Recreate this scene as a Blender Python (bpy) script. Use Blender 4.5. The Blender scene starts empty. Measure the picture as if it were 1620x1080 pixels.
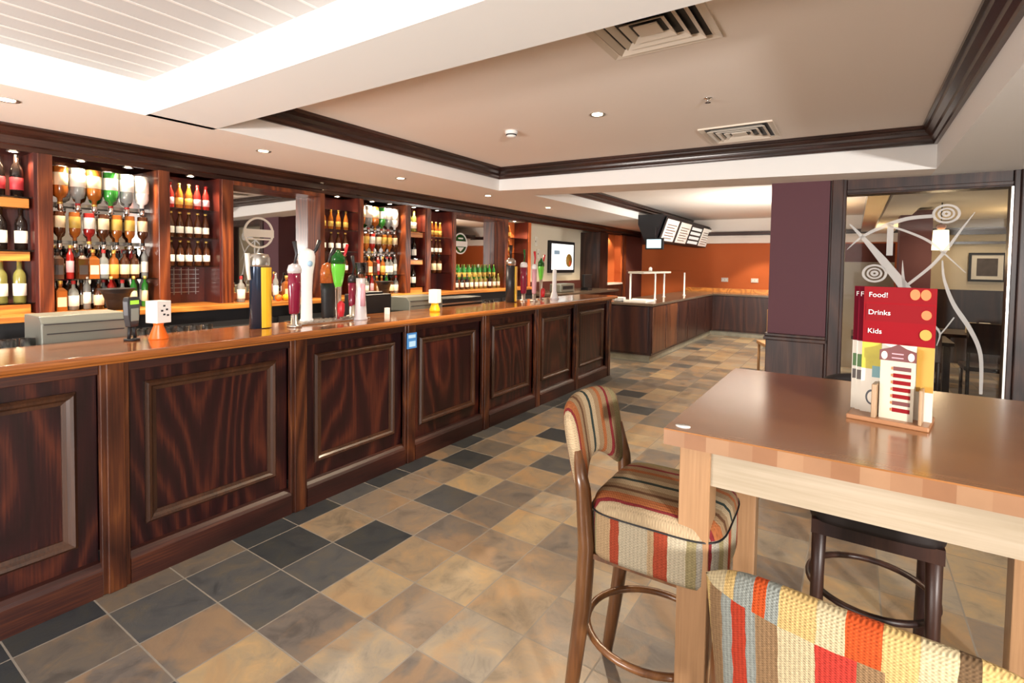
import bpy, bmesh, math, random
from mathutils import Vector, Matrix
random.seed(7)
C = bpy.context.scene.collection
PI = math.pi

# ------------------------------------------------------------------ materials
MATS = {}
def newmat(name):
    m = bpy.data.materials.new(name); m.use_nodes = True
    nt = m.node_tree; b = nt.nodes['Principled BSDF']
    MATS[name] = m
    return m, nt, b
def setin(b, **k):
    for n, v in k.items():
        n = {'spec': 'Specular IOR Level', 'rough': 'Roughness', 'metal': 'Metallic', 'trans': 'Transmission Weight',
             'coat': 'Coat Weight', 'coatr': 'Coat Roughness', 'ior': 'IOR', 'alpha': 'Alpha'}[n]
        b.inputs[n].default_value = v
def plain(name, col, rough=.5, bump=0, bscale=200, var=0, emit=None, est=0, **k):
    m, nt, b = newmat(name)
    b.inputs['Base Color'].default_value = (*col, 1)
    setin(b, rough=rough, **k)
    if emit:
        b.inputs['Emission Color'].default_value = (*emit, 1); b.inputs['Emission Strength'].default_value = est
    N = nt.nodes; L = nt.links
    if bump or var:
        tc = N.new('ShaderNodeTexCoord'); no = N.new('ShaderNodeTexNoise'); no.inputs['Scale'].default_value = bscale
        no.inputs['Detail'].default_value = 4
        L.new(tc.outputs['Object'], no.inputs['Vector'])
        if bump:
            bp = N.new('ShaderNodeBump'); bp.inputs['Strength'].default_value = bump; bp.inputs['Distance'].default_value = .004
            L.new(no.outputs['Fac'], bp.inputs['Height']); L.new(bp.outputs['Normal'], b.inputs['Normal'])
        if var:
            mx = N.new('ShaderNodeMix'); mx.data_type = 'RGBA'
            mx.inputs['A'].default_value = (*[c * (1 - var) for c in col], 1); mx.inputs['B'].default_value = (*[min(1, c * (1 + var)) for c in col], 1)
            L.new(no.outputs['Fac'], mx.inputs['Factor']); L.new(mx.outputs['Result'], b.inputs['Base Color'])
    return m
def ramp(nt, stops, interp='LINEAR'):
    r = nt.nodes.new('ShaderNodeValToRGB'); cr = r.color_ramp; cr.interpolation = interp
    while len(cr.elements) < len(stops): cr.elements.new(.5)
    for e, (p, c) in zip(cr.elements, stops): e.position = p; e.color = (*c, 1)
    return r
def mathn(nt, op, a, b=None, c=None):
    n = nt.nodes.new('ShaderNodeMath'); n.operation = op
    for i, v in enumerate((a, b, c)):
        if v is None: continue
        if isinstance(v, (int, float)): n.inputs[i].default_value = v
        else: nt.links.new(v, n.inputs[i])
    return n.outputs[0]
def wood(name, dark, mid, light, rough=.3, axis='Z', rings=9, scale=2.2, stretch=.22, coat=.2, contrast=1):
    m, nt, b = newmat(name); N = nt.nodes; L = nt.links
    tc = N.new('ShaderNodeTexCoord'); mp = N.new('ShaderNodeMapping')
    s = [1, 1, 1]; s['XYZ'.index(axis)] = stretch
    mp.inputs['Scale'].default_value = s
    L.new(tc.outputs['Object'], mp.inputs['Vector'])
    n1 = N.new('ShaderNodeTexNoise'); n1.inputs['Scale'].default_value = scale; n1.inputs['Detail'].default_value = 1.5
    n1.inputs['Roughness'].default_value = .4
    L.new(mp.outputs[0], n1.inputs['Vector'])
    v = mathn(nt, 'MULTIPLY', n1.outputs['Fac'], rings)
    v = mathn(nt, 'PINGPONG', v, .5)
    v = mathn(nt, 'MULTIPLY', v, 2)
    mp2 = N.new('ShaderNodeMapping'); s2 = [1, 1, 1]; s2['XYZ'.index(axis)] = .035; mp2.inputs['Scale'].default_value = s2
    L.new(tc.outputs['Object'], mp2.inputs['Vector'])
    n2 = N.new('ShaderNodeTexNoise'); n2.inputs['Scale'].default_value = 130; n2.inputs['Detail'].default_value = 3
    L.new(mp2.outputs[0], n2.inputs['Vector'])
    f = mathn(nt, 'ADD', mathn(nt, 'MULTIPLY', v, .55 * contrast), mathn(nt, 'MULTIPLY', n2.outputs['Fac'], .75))
    f = mathn(nt, 'SUBTRACT', f, .15)
    r = ramp(nt, [(.12, dark), (.5, mid), (.9, light)])
    L.new(f, r.inputs[0]); L.new(r.outputs[0], b.inputs['Base Color'])
    bp = N.new('ShaderNodeBump'); bp.inputs['Strength'].default_value = .12; bp.inputs['Distance'].default_value = .002
    L.new(f, bp.inputs['Height']); L.new(bp.outputs[0], b.inputs['Normal'])
    setin(b, rough=rough, coat=coat, coatr=.15)
    return m

DK = (.010, .002, .002); MD = (.034, .006, .0045); LT = (.12, .032, .010)
wood('bar_wood', (.008,.0012,.0018), (.020,.0028,.0038), (.085,.018,.008), .36, 'Z', 19, 1.7, .27, contrast=.95, coat=0)
wood('bar_wood_h', (.010,.002,.0018), (.034,.007,.0045), (.11,.03,.009), .45, 'Y', 7, 2.4, .15, contrast=.7, coat=0)
wood('bar_post', (.016, .004, .003), (.065, .017, .0065), (.16, .05, .014), .33, 'Z', 12, 3, .25, contrast=.8, coat=.05)
wood('bar_mould', (.022, .007, .003), (.06, .02, .007), (.12, .042, .013), .45, 'Z', 8, 3, .1, contrast=.4)
wood('bar_top', (.2, .055, .012), (.40, .135, .026), (.58, .24, .055), .12, 'Y', 7, 2.5, .08, coat=.8, contrast=.5)
wood('back_wood', (.04, .008, .004), (.12, .026, .008), (.24, .062, .016), .35, 'Z', 12, 3, .2)
wood('back_panel', (.03, .004, .004), (.07, .009, .006), (.12, .019, .008), .4, 'Z', 8, 2, .3)
wood('shelf_wood', (.32, .10, .02), (.55, .20, .035), (.72, .30, .06), .35, 'Y', 10, 3, .15)  # orange glow of the cabinet lights put into the wood colour
wood('crown_wood', (.012, .004, .003), (.028, .010, .007), (.06, .022, .014), .26, 'Y', 6, 3, .1)
wood('crown_wood_x', (.012, .004, .003), (.028, .010, .007), (.06, .022, .014), .26, 'X', 6, 3, .1)
wood('frame_wood', (.012, .004, .003), (.034, .012, .009), (.07, .027, .016), .42, 'Z', 8, 3, .15, coat=0)
wood('table_top', (.25, .10, .032), (.34, .145, .048), (.42, .185, .066), .2, 'X', 6, 2.5, .1, coat=.75, contrast=.4)
wood('table_leg', (.26, .14, .065), (.35, .195, .095), (.42, .25, .13), .35, 'Z', 6, 3, .12, contrast=.4)
wood('apron_wood', (.32, .26, .18), (.39, .32, .235), (.45, .38, .29), .35, 'X', 9, 4, .08, contrast=.5)
wood('stool_wood', (.07, .026, .009), (.13, .05, .016), (.20, .085, .028), .3, 'Z', 6, 4, .1, coat=.4)
wood('stool_dark', (.010, .003, .003), (.024, .008, .005), (.045, .016, .009), .42, 'Z', 6, 4, .1, coat=0)
wood('servery_wood', (.012, .003, .003), (.03, .008, .006), (.065, .02, .01), .4, 'Z', 8, 2, .15)
wood('servery_light', (.04, .012, .006), (.09, .028, .010), (.15, .05, .018), .4, 'Z', 8, 2, .15)
plain('ceil_warm', (.84, .755, .68), .85, bump=.05, bscale=60)
plain('ceil_white', (.84, .83, .81), .8, bump=.04, bscale=60)
plain('plank_grey', (.50, .485, .475), .7)
plain('glint_white', (.66, .63, .60), .6)
plain('cream_wall', (.68, .60, .46), .85, bump=.05)
plain('orange_wall', (.52, .115, .022), .75, bump=.06)
plain('brown_wall', (.10, .022, .014), .8)
plain('purple_wall', (.105, .038, .05), .75, bump=.1, bscale=300)
plain('taupe_wall', (.34, .29, .23), .85)
plain('black', (.007, .007, .009), .5)
plain('dark_metal', (.05, .05, .055), .4, metal=.6)
plain('black_seat', (.012, .008, .008), .5)
plain('steel', (.62, .61, .58), .28, metal=.95, var=.05, bscale=40)
plain('till_steel', (.22, .23, .20), .35, metal=.45)
plain('chrome', (.85, .85, .86), .08, metal=1)
plain('mirror', (.82, .80, .78), .02, metal=1)
plain('white', (.85, .84, .82), .4)
plain('offwhite', (.75, .70, .6), .5)
plain('card', (.55, .49, .38), .6)
plain('menu_red', (.24, .004, .009), .7, spec=.15)
plain('menu_red_dark', (.13, .002, .012), .7, spec=.1)
plain('menu_red_mid', (.21, .006, .010), .7, spec=.15)
plain('menu_brown', (.12, .02, .02), .4)
plain('menu_yellow', (.50, .42, .03), .5, var=.25, bscale=30)
plain('menu_gold', (.50, .27, .04), .5)
plain('menu_teal', (.16, .33, .36), .5)
plain('menu_orange', (.85, .16, .04), .4)
plain('holder_wood', (.36, .23, .13), .35, var=.12, bscale=20)
plain('base_wood', (.36, .17, .08), .3)
plain('menu_wood', (.52, .30, .14), .4)
plain('orange_plastic', (.85, .16, .015), .35)
plain('yellow_glow', (.9, .55, .02), .3)
plain('green_lens', (.16, .65, .06), .15, coat=.8)
plain('green_dark', (.01, .10, .015), .2)
plain('tap_blue', (.03, .045, .08), .2, metal=.5)
plain('tap_gold', (.80, .48, .03), .2, coat=.6)
plain('tap_maroon', (.20, .008, .035), .18, coat=.6)
plain('tap_white', (.85, .86, .88), .2, coat=.6)
plain('tap_orange', (.42, .10, .02), .25, var=.4, bscale=60)
plain('tap_silver', (.72, .70, .73), .22, metal=.3, coat=.5)
plain('red_paint', (.55, .02, .03), .35)
plain('blue_card', (.06, .22, .55), .3)
plain('sky_card', (.4, .62, .85), .3)
plain('green_wine', (.20, .19, .05), .15, coat=.5)
plain('b_black', (.010, .006, .005), .1, coat=.6)
plain('b_brown', (.06, .018, .006), .12, coat=.6)
plain('b_amber', (.30, .085, .012), .12, coat=.6)
plain('b_red', (.30, .015, .012), .15, coat=.6)
plain('b_green', (.03, .22, .03), .12, coat=.6)
plain('b_clear', (.42, .44, .43), .08, coat=.5, trans=.55)
plain('b_white', (.80, .80, .76), .25, coat=.5)
plain('l_white', (.82, .78, .70), .5)
plain('l_red', (.45, .03, .04), .5)
plain('l_cream', (.7, .58, .38), .5)
plain('l_yellow', (.55, .36, .07), .5)
plain('l_pink', (.65, .35, .4), .5)
plain('l_dark', (.04, .03, .03), .5)
plain('cap_gold', (.75, .5, .12), .3, metal=.6)
plain('cap_black', (.02, .02, .02), .3)
plain('cap_red', (.4, .02, .02), .3)
plain('granite', (.12, .085, .06), .18, var=.5, bscale=150)
plain('vent_grey', (.74, .66, .56), .5)
plain('pic_dark', (.08, .06, .05), .5, var=.6, bscale=12)
plain('lamp_glow', (1, .9, .7), .5, emit=(1, .78, .48), est=26)
plain('lamp_glow_small', (1, .9, .7), .5, emit=(1, .82, .6), est=22)
plain('shade_glow', (1, .9, .7), .5, emit=(1, .80, .48), est=3.2)
plain('screen_white', (.7, .7, .68), .4, emit=(.9, .95, .92), est=1.0)
plain('screen_menu', (.7, .7, .65), .4, emit=(.95, .82, .66), est=.5)
plain('screen_line', (.1, .1, .1), .4, emit=(.9, .85, .75), est=1.0)
plain('screen_blue', (.5, .7, .8), .4, emit=(.62, .86, .92), est=.9)
plain('screen_green', (.2, .5, .02), .4, emit=(.45, .8, .04), est=.7)
plain('etch', (.80, .79, .78), .55)
plain('socket', (.7, .66, .6), .4)
plain('green_leaf', (.05, .15, .02), .5)

def glass(name, tint=(1, 1, 1), refl=.5):
    m, nt, b = newmat(name); N = nt.nodes; L = nt.links
    tr = N.new('ShaderNodeBsdfTransparent'); tr.inputs[0].default_value = (*tint, 1)
    gl = N.new('ShaderNodeBsdfGlossy'); gl.inputs['Roughness'].default_value = .02
    fr = N.new('ShaderNodeFresnel'); fr.inputs[0].default_value = 1.45
    mx = N.new('ShaderNodeMixShader')
    L.new(mathn(nt, 'MULTIPLY', fr.outputs[0], refl), mx.inputs[0])
    L.new(tr.outputs[0], mx.inputs[1]); L.new(gl.outputs[0], mx.inputs[2])
    L.new(mx.outputs[0], N['Material Output'].inputs[0])
    return m
glass('glass', (.94, .95, .94), .45)
def frosted(name, col, a):
    m, nt, b = newmat(name); b.inputs['Base Color'].default_value = (*col, 1); b.inputs['Alpha'].default_value = a; b.inputs['Roughness'].default_value = .6
MATS.pop('etch'); frosted('etch', (.78, .77, .76), .55)
glass('glassware', (.80, .82, .80), 2.5)

# slate tile floor --------------------------------------------------------
def tile_mat(name, x0, px, y0, py, grout=(.21, .185, .155), scale=1):
    m, nt, b = newmat(name); N = nt.nodes; L = nt.links
    geo = N.new('ShaderNodeNewGeometry'); sp = N.new('ShaderNodeSeparateXYZ'); L.new(geo.outputs['Position'], sp.inputs[0])
    u = mathn(nt, 'DIVIDE', mathn(nt, 'SUBTRACT', sp.outputs[0], x0), px)
    v = mathn(nt, 'DIVIDE', mathn(nt, 'SUBTRACT', sp.outputs[1], y0), py)
    cu = mathn(nt, 'FLOOR', u); cv = mathn(nt, 'FLOOR', v)
    fu = mathn(nt, 'PINGPONG', u, .5); fv = mathn(nt, 'PINGPONG', v, .5)
    edge = mathn(nt, 'MINIMUM', fu, fv)
    cb = N.new('ShaderNodeCombineXYZ'); L.new(cu, cb.inputs[0]); L.new(cv, cb.inputs[1])
    wn = N.new('ShaderNodeTexWhiteNoise'); L.new(cb.outputs[0], wn.inputs['Vector'])
    pal = ramp(nt, [(0, (.035, .040, .044)), (.12, (.075, .077, .078)), (.26, (.125, .108, .09)), (.42, (.20, .160, .122)),
                    (.55, (.145, .125, .108)), (.67, (.25, .190, .125)), (.79, (.26, .225, .175)), (.90, (.30, .235, .15))], 'CONSTANT')
    # darker mix in the border row that runs along the bar
    sh = mathn(nt, 'MULTIPLY', mathn(nt, 'LESS_THAN', cu, -.5), .35)
    s2 = mathn(nt, 'MULTIPLY', mathn(nt, 'LESS_THAN', cu, .5), .22)
    val = mathn(nt, 'MAXIMUM', mathn(nt, 'SUBTRACT', mathn(nt, 'SUBTRACT', wn.outputs['Value'], sh), s2), 0)
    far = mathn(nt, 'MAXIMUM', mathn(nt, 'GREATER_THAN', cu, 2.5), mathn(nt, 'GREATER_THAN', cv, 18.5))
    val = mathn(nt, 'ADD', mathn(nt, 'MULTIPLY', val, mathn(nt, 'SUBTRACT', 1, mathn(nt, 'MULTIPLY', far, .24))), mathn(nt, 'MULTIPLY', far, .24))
    L.new(val, pal.inputs[0])
    # cleft variation inside each tile
    vm = N.new('ShaderNodeVectorMath'); vm.operation = 'MULTIPLY_ADD'; vm.inputs[1].default_value = (1, 1, 1)
    sc = N.new('ShaderNodeVectorMath'); sc.operation = 'SCALE'; L.new(wn.outputs['Color'], sc.inputs[0]); sc.inputs['Scale'].default_value = 31
    L.new(geo.outputs['Position'], vm.inputs[0]); L.new(sc.outputs[0], vm.inputs[2])
    no = N.new('ShaderNodeTexNoise'); no.inputs['Scale'].default_value = 7; no.inputs['Detail'].default_value = 9; no.inputs['Roughness'].default_value = .68; no.inputs['Distortion'].default_value = .6
    L.new(vm.outputs[0], no.inputs['Vector'])
    cr = ramp(nt, [(.32, (.50, .52, .57)), (.47, (.92, .92, .95)), (.56, (1.1, 1.02, .92)), (.7, (1.5, 1.2, .85))]); L.new(no.outputs['Fac'], cr.inputs[0])
    mu = N.new('ShaderNodeMix'); mu.data_type = 'RGBA'; mu.blend_type = 'MULTIPLY'; mu.inputs['Factor'].default_value = .8
    L.new(pal.outputs[0], mu.inputs['A']); L.new(cr.outputs[0], mu.inputs['B'])
    n3 = N.new('ShaderNodeTexNoise'); n3.inputs['Scale'].default_value = 3.4; n3.inputs['Detail'].default_value = 8; n3.inputs['Distortion'].default_value = .8
    L.new(vm.outputs[0], n3.inputs['Vector'])
    rust = N.new('ShaderNodeMix'); rust.data_type = 'RGBA'
    rf = ramp(nt, [(.52, (0, 0, 0)), (.62, (.45, .45, .45))]); L.new(n3.outputs['Fac'], rf.inputs[0])
    rg = mathn(nt, 'MULTIPLY', rf.outputs[0], mathn(nt, 'GREATER_THAN', val, .3))
    L.new(rg, rust.inputs['Factor'])
    L.new(mu.outputs['Result'], rust.inputs['A']); rust.inputs['B'].default_value = (.33, .20, .10, 1)
    g = N.new('ShaderNodeMix'); g.data_type = 'RGBA'
    gm = mathn(nt, 'LESS_THAN', edge, .011)
    L.new(gm, g.inputs['Factor']); L.new(rust.outputs['Result'], g.inputs['A']); g.inputs['B'].default_value = (*grout, 1)
    L.new(g.outputs['Result'], b.inputs['Base Color'])
    rr = mathn(nt, 'ADD', mathn(nt, 'MULTIPLY', no.outputs['Fac'], .30), .22)
    rr = mathn(nt, 'MAXIMUM', rr, mathn(nt, 'MULTIPLY', gm, .8))
    L.new(rr, b.inputs['Roughness'])
    hh = mathn(nt, 'SUBTRACT', no.outputs['Fac'], mathn(nt, 'MULTIPLY', gm, .6))
    bp = N.new('ShaderNodeBump'); bp.inputs['Strength'].default_value = .35; bp.inputs['Distance'].default_value = .006
    L.new(hh, bp.inputs['Height']); L.new(bp.outputs[0], b.inputs['Normal'])
    return m
tile_mat('slate', -2.605, .306, .536, .3015)
plain('slate_plinth', (.26, .25, .20), .4, var=.35, bscale=9)

# woven stripe fabrics (stripe coordinate in UV.x, metres) ----------------
def stripes(name, stops, period, weave=260, wamt=.25, second=None, vsplit=None):
    m, nt, b = newmat(name); N = nt.nodes; L = nt.links
    uv = N.new('ShaderNodeUVMap'); sp = N.new('ShaderNodeSeparateXYZ'); L.new(uv.outputs[0], sp.inputs[0])
    no = N.new('ShaderNodeTexNoise'); no.inputs['Scale'].default_value = 18; L.new(uv.outputs[0], no.inputs['Vector'])
    wob = mathn(nt, 'MULTIPLY', mathn(nt, 'SUBTRACT', no.outputs['Fac'], .5), .008)
    t = mathn(nt, 'FRACT', mathn(nt, 'DIVIDE', mathn(nt, 'ADD', mathn(nt, 'ADD', sp.outputs[0], wob), 50 * period), period))
    r = ramp(nt, stops, 'CONSTANT'); L.new(t, r.inputs[0]); col = r.outputs[0]
    if second:
        r2 = ramp(nt, second, 'CONSTANT'); L.new(t, r2.inputs[0])
        mx = N.new('ShaderNodeMix'); mx.data_type = 'RGBA'
        L.new(mathn(nt, 'GREATER_THAN', mathn(nt, 'ADD', sp.outputs[1], wob), vsplit), mx.inputs['Factor'])
        L.new(col, mx.inputs['A']); L.new(r2.outputs[0], mx.inputs['B']); col = mx.outputs['Result']
    a = mathn(nt, 'SINE', mathn(nt, 'MULTIPLY', sp.outputs[0], weave * 2))
    c = mathn(nt, 'SINE', mathn(nt, 'MULTIPLY', sp.outputs[1], weave * 3))
    w = mathn(nt, 'MULTIPLY', mathn(nt, 'ADD', mathn(nt, 'MULTIPLY', a, c), mathn(nt, 'MULTIPLY', a, .6)), .5)
    n2 = N.new('ShaderNodeTexNoise'); n2.inputs['Scale'].default_value = 220; L.new(uv.outputs[0], n2.inputs['Vector'])
    f = mathn(nt, 'ADD', mathn(nt, 'MULTIPLY', w, wamt), mathn(nt, 'ADD', mathn(nt, 'MULTIPLY', n2.outputs['Fac'], .7), .65))
    vm = N.new('ShaderNodeVectorMath'); vm.operation = 'SCALE'; L.new(col, vm.inputs[0]); L.new(f, vm.inputs['Scale'])
    L.new(vm.outputs[0], b.inputs['Base Color'])
    bp = N.new('ShaderNodeBump'); bp.inputs['Strength'].default_value = .5; bp.inputs['Distance'].default_value = .002
    L.new(w, bp.inputs['Height']); L.new(bp.outputs[0], b.inputs['Normal'])
    setin(b, rough=.9, spec=.2)
    return m
TAN = (.33, .225, .125); CRM = (.36, .31, .22); RED = (.27, .045, .02); MAR = (.16, .018, .02); BRN = (.10, .045, .02)
OLV = (.22, .18, .09); DKG = (.025, .035, .03); RST = (.28, .09, .03); GRY = (.26, .235, .19)
T2 = (.24, .155, .085); C2 = (.36, .27, .165)
stripes('fabric', [(0, C2), (.07, DKG), (.11, C2), (.20, T2), (.26, BRN), (.30, T2), (.36, RST), (.45, MAR), (.48, C2), (.58, T2), (.62, OLV),
                   (.70, T2), (.76, MAR), (.80, T2), (.87, RST), (.92, T2)], .42, wamt=.25)
stripes('fabric_side', [(0, CRM), (.09, TAN), (.14, RED), (.24, CRM), (.37, OLV), (.44, GRY), (.50, MAR), (.56, OLV), (.67, TAN),
                        (.80, RED), (.87, CRM)], .40, wamt=.25)
YEL = (.42, .29, .115); PBL = (.20, .215, .195); CR2 = (.40, .33, .20); R2 = (.30, .03, .012); OR2 = (.38, .055, .01); BR2 = (.20, .12, .06)
stripes('fabric_near', [(0, YEL), (.04, BR2), (.09, PBL), (.13, R2), (.18, PBL), (.215, BR2), (.29, CR2), (.40, (.36, .03, .02)),
                        (.51, BR2), (.58, YEL), (.66, CR2), (.745, (.10, .06, .03)), (.79, YEL), (.86, BR2), (.92, CR2)], .42, weave=520, wamt=.35,
        second=[(0, CR2), (.10, YEL), (.14, PBL), (.205, OR2), (.25, PBL), (.29, YEL), (.40, CR2), (.48, OR2), (.57, YEL), (.66, CR2), (.745, (.10, .06, .03)), (.79, YEL)],
        vsplit=1.022)

# ------------------------------------------------------------------ mesh kit
class MB:
    def __init__(s): s.v = []; s.f = []; s.m = []; s.mi = 0; s.sm = []; s.smooth = False
    def add(s, vs, fs):
        o = len(s.v); s.v += [tuple(v) for v in vs]
        for f in fs: s.f.append([i + o for i in f]); s.m.append(s.mi); s.sm.append(s.smooth)
        return s
    def box(s, x0, x1, y0, y1, z0, z1):
        x0, x1 = sorted((x0, x1)); y0, y1 = sorted((y0, y1)); z0, z1 = sorted((z0, z1))
        return s.add([(x0, y0, z0), (x1, y0, z0), (x1, y1, z0), (x0, y1, z0), (x0, y0, z1), (x1, y0, z1), (x1, y1, z1), (x0, y1, z1)],
                     [(0, 3, 2, 1), (4, 5, 6, 7), (0, 1, 5, 4), (1, 2, 6, 5), (2, 3, 7, 6), (3, 0, 4, 7)])
    def quad(s, *p): return s.add(p, [tuple(range(len(p)))])
    def lathe(s, prof, n=16, c=(0, 0, 0), axis='Z', sx=1, sy=1):
        vs = []; fs = []
        for r, z in prof:
            for i in range(n):
                a = 2 * PI * i / n; p = (r * math.cos(a) * sx, r * math.sin(a) * sy, z)
                if axis == 'Y': p = (p[0], p[2], p[1])
                if axis == 'X': p = (p[2], p[0], p[1])
                vs.append((p[0] + c[0], p[1] + c[1], p[2] + c[2]))
        for k in range(len(prof) - 1):
            for i in range(n):
                j = (i + 1) % n; fs.append((k * n + i, k * n + j, (k + 1) * n + j, (k + 1) * n + i))
        fs.append(tuple(range(n))[::-1]); fs.append(tuple((len(prof) - 1) * n + i for i in range(n)))
        sm = s.smooth; s.smooth = True; s.add(vs, fs); s.smooth = sm
        return s
    def tube(s, pts, r, n=8, closed=False):
        pts = [Vector(p) for p in pts]; vs = []; fs = []; K = len(pts)
        rr = r if isinstance(r, (list, tuple)) else [r] * K
        for k, p in enumerate(pts):
            a = pts[(k - 1) % K] if (closed or k) else p; b = pts[(k + 1) % K] if (closed or k < K - 1) else p
            t = (b - a).normalized()
            if k == 0:
                u = t.cross(Vector((0, 1, 0)) if abs(t.z) > .5 else Vector((0, 0, 1)))
            else: u = up - t * up.dot(t)
            u.normalize(); w = t.cross(u); up = u
            for i in range(n):
                an = 2 * PI * (i + .5) / n; vs.append(p + (u * math.cos(an) + w * math.sin(an)) * rr[k])
        for k in range(K if closed else K - 1):
            k2 = (k + 1) % K
            for i in range(n):
                j = (i + 1) % n; fs.append((k * n + i, k * n + j, k2 * n + j, k2 * n + i))
        if not closed: fs.append(tuple(range(n))[::-1]); fs.append(tuple((K - 1) * n + i for i in range(n)))
        sm = s.smooth; s.smooth = n > 4; s.add(vs, fs); s.smooth = sm
        return s
    def prism(s, poly, fn0, fn1):
        n = len(poly); vs = [fn0(p) for p in poly] + [fn1(p) for p in poly]
        return s.add(vs, [tuple(range(n))[::-1], tuple(range(n, 2 * n))] + [(i, (i + 1) % n, n + (i + 1) % n, n + i) for i in range(n)])
    def build(s, name, mats, parent=None, bevel=0, sub=0, loc=None, seg=2, wn=False):
        me = bpy.data.meshes.new(name); me.from_pydata(s.v, [], s.f); 
        for m in (mats if isinstance(mats, (list, tuple)) else [mats]): me.materials.append(MATS[m])
        for p, mi, sm in zip(me.polygons, s.m, s.sm): p.material_index = mi; p.use_smooth = sm
        bm = bmesh.new(); bm.from_mesh(me); bmesh.ops.recalc_face_normals(bm, faces=bm.faces); bm.to_mesh(me); bm.free()
        me.update()
        o = bpy.data.objects.new(name, me); C.objects.link(o)
        if parent: o.parent = parent
        if loc: o.location = loc
        if bevel:
            md = o.modifiers.new('bevel', 'BEVEL'); md.width = bevel; md.segments = seg; md.limit_method = 'ANGLE'
        if sub:
            md = o.modifiers.new('sub', 'SUBSURF'); md.levels = sub; md.render_levels = sub
        return o
def empty(name, loc=(0, 0, 0), rz=0, label=None, cat=None, group=None):
    o = bpy.data.objects.new(name, None); C.objects.link(o); o.location = loc; o.rotation_euler = (0, 0, rz); o.empty_display_size = .05
    if label: tag(o, label, cat, group)
    return o
def tag(o, label, cat, group=None):
    o['label'] = label; o['category'] = cat
    if group: o['group'] = group
    return o
def struct(o, label=None):
    o['kind'] = 'structure'
    if label: o['label'] = label
    return o
def dup(root, loc, rz=0, label=None, group=None):
    r = root.copy(); C.objects.link(r); r.location = loc; r.rotation_euler = (0, 0, rz)
    if label: r['label'] = label
    if group: r['group'] = group
    for ch in list(root.children):
        c = ch.copy(); C.objects.link(c); c.parent = r
        for g in list(ch.children):
            d = g.copy(); C.objects.link(d); d.parent = c
    return r
def bx(name, mat, x0, x1, y0, y1, z0, z1, parent=None, bevel=0): return MB().box(x0, x1, y0, y1, z0, z1).build(name, mat, parent, bevel)
def words(name, s, size, mat, M, parent, ext=.0004, align='LEFT'):
    cu = bpy.data.curves.new(name, 'FONT'); cu.body = s; cu.size = size; cu.extrude = ext; cu.align_x = align; cu.align_y = 'CENTER'
    tmp = bpy.data.objects.new(name, cu); me = bpy.data.meshes.new_from_object(tmp); bpy.data.objects.remove(tmp)
    me.materials.clear(); me.materials.append(MATS[mat]); o = bpy.data.objects.new(name, me); C.objects.link(o); o.parent = parent; o.matrix_local = M
    return o
def ordn(k): return ['first', 'second', 'third', 'fourth', 'fifth', 'sixth', 'seventh', 'eighth', 'ninth', 'tenth', 'eleventh', 'twelfth', 'thirteenth', 'fourteenth'][k]

# ------------------------------------------------------------------ room shell
struct(MB().quad((-6, -4, 0), (4, -4, 0), (4, 14.2, 0), (-6, 14.2, 0)).build('floor', 'slate'))
ZS = 2.4
TL, TR = -3.606, .531            # tray sides
def zc(x): return ZS - .0157 * max(0, x - TL)
T = 2.66
# main soffit: left strip, strip beyond, right strip, cross beam
m = MB()
m.quad((-5.6, -4, ZS), (-3.66, -4, ZS), (-3.66, 1.4, ZS), (-5.6, 1.4, ZS))
m.quad((-5.6, 1.4, ZS), (TL, 1.4, ZS), (TL, 5.11, ZS), (-5.6, 5.11, ZS))
m.quad((-5.6, 5.11, ZS), (TL, 5.11, ZS), (-3.45, 5.68, ZS), (-3.45, 13.4, ZS), (-5.6, 13.4, ZS))
m.build('ceiling', 'ceil_warm'); struct(bpy.data.objects['ceiling'])
m = MB()
m.quad((TL, 5.11, ZS), (TR, 5.367, zc(TR)), (TR, 5.86, zc(TR)), (-3.45, 5.68, ZS))
struct(m.build('ceiling', 'ceil_warm'))
m = MB()
m.quad((TR, -4, zc(TR)), (4, -4, zc(TR)), (4, 14.2, zc(TR)), (TR, 14.2, zc(TR)))
struct(m.build('ceiling', 'ceil_white'))
m = MB(); m.box(-3.66, TR, 1.4, 1.80, ZS, 2.75)
struct(m.build('ceiling_beam', 'ceil_white'))
# tray: upper ceiling and vertical faces
struct(MB().quad((TL - .02, 1.78, T), (TR + .1, 1.78, T), (TR + .1, 5.4, T), (TL - .02, 5.15, T)).build('ceiling', 'ceil_warm'))
m = MB()
m.quad((TL, 1.8, ZS), (TL, 5.11, ZS), (TL, 5.11, T), (TL, 1.8, T))
m.quad((TL, 5.11, ZS), (TR, 5.367, zc(TR)), (TR, 5.367, T), (TL, 5.11, T))
m.quad((TR, 5.367, zc(TR)), (TR, -4, zc(TR)), (TR, -4, T), (TR, 5.367, T))
struct(m.build('trim_1', 'ceil_white'), 'white vertical faces of the recessed ceiling tray')
# white coffer on the left
CH = 2.605
m = MB()
m.quad((-3.66, -4, ZS), (-3.66, 1.4, ZS), (-3.66, 1.4, CH + .1), (-3.66, -4, CH + .1))
struct(m.build('trim_2', 'ceil_white'))
pl = struct(MB().quad((-3.7, -4, CH), (TR, -4, CH), (TR, 1.42, CH), (-3.7, 1.42, CH)).build('ceiling', 'plank_grey'))
m = MB(); x = -3.53
while x < .5:
    m.box(x - .007, x + .007, -4, 1.4, CH - .004, CH + .002); x += .1575  # pale strips paint the bright lines of the glossy plank edges
m.build('plank_glint', 'glint_white', pl)['kind'] = 'stuff'
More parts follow.
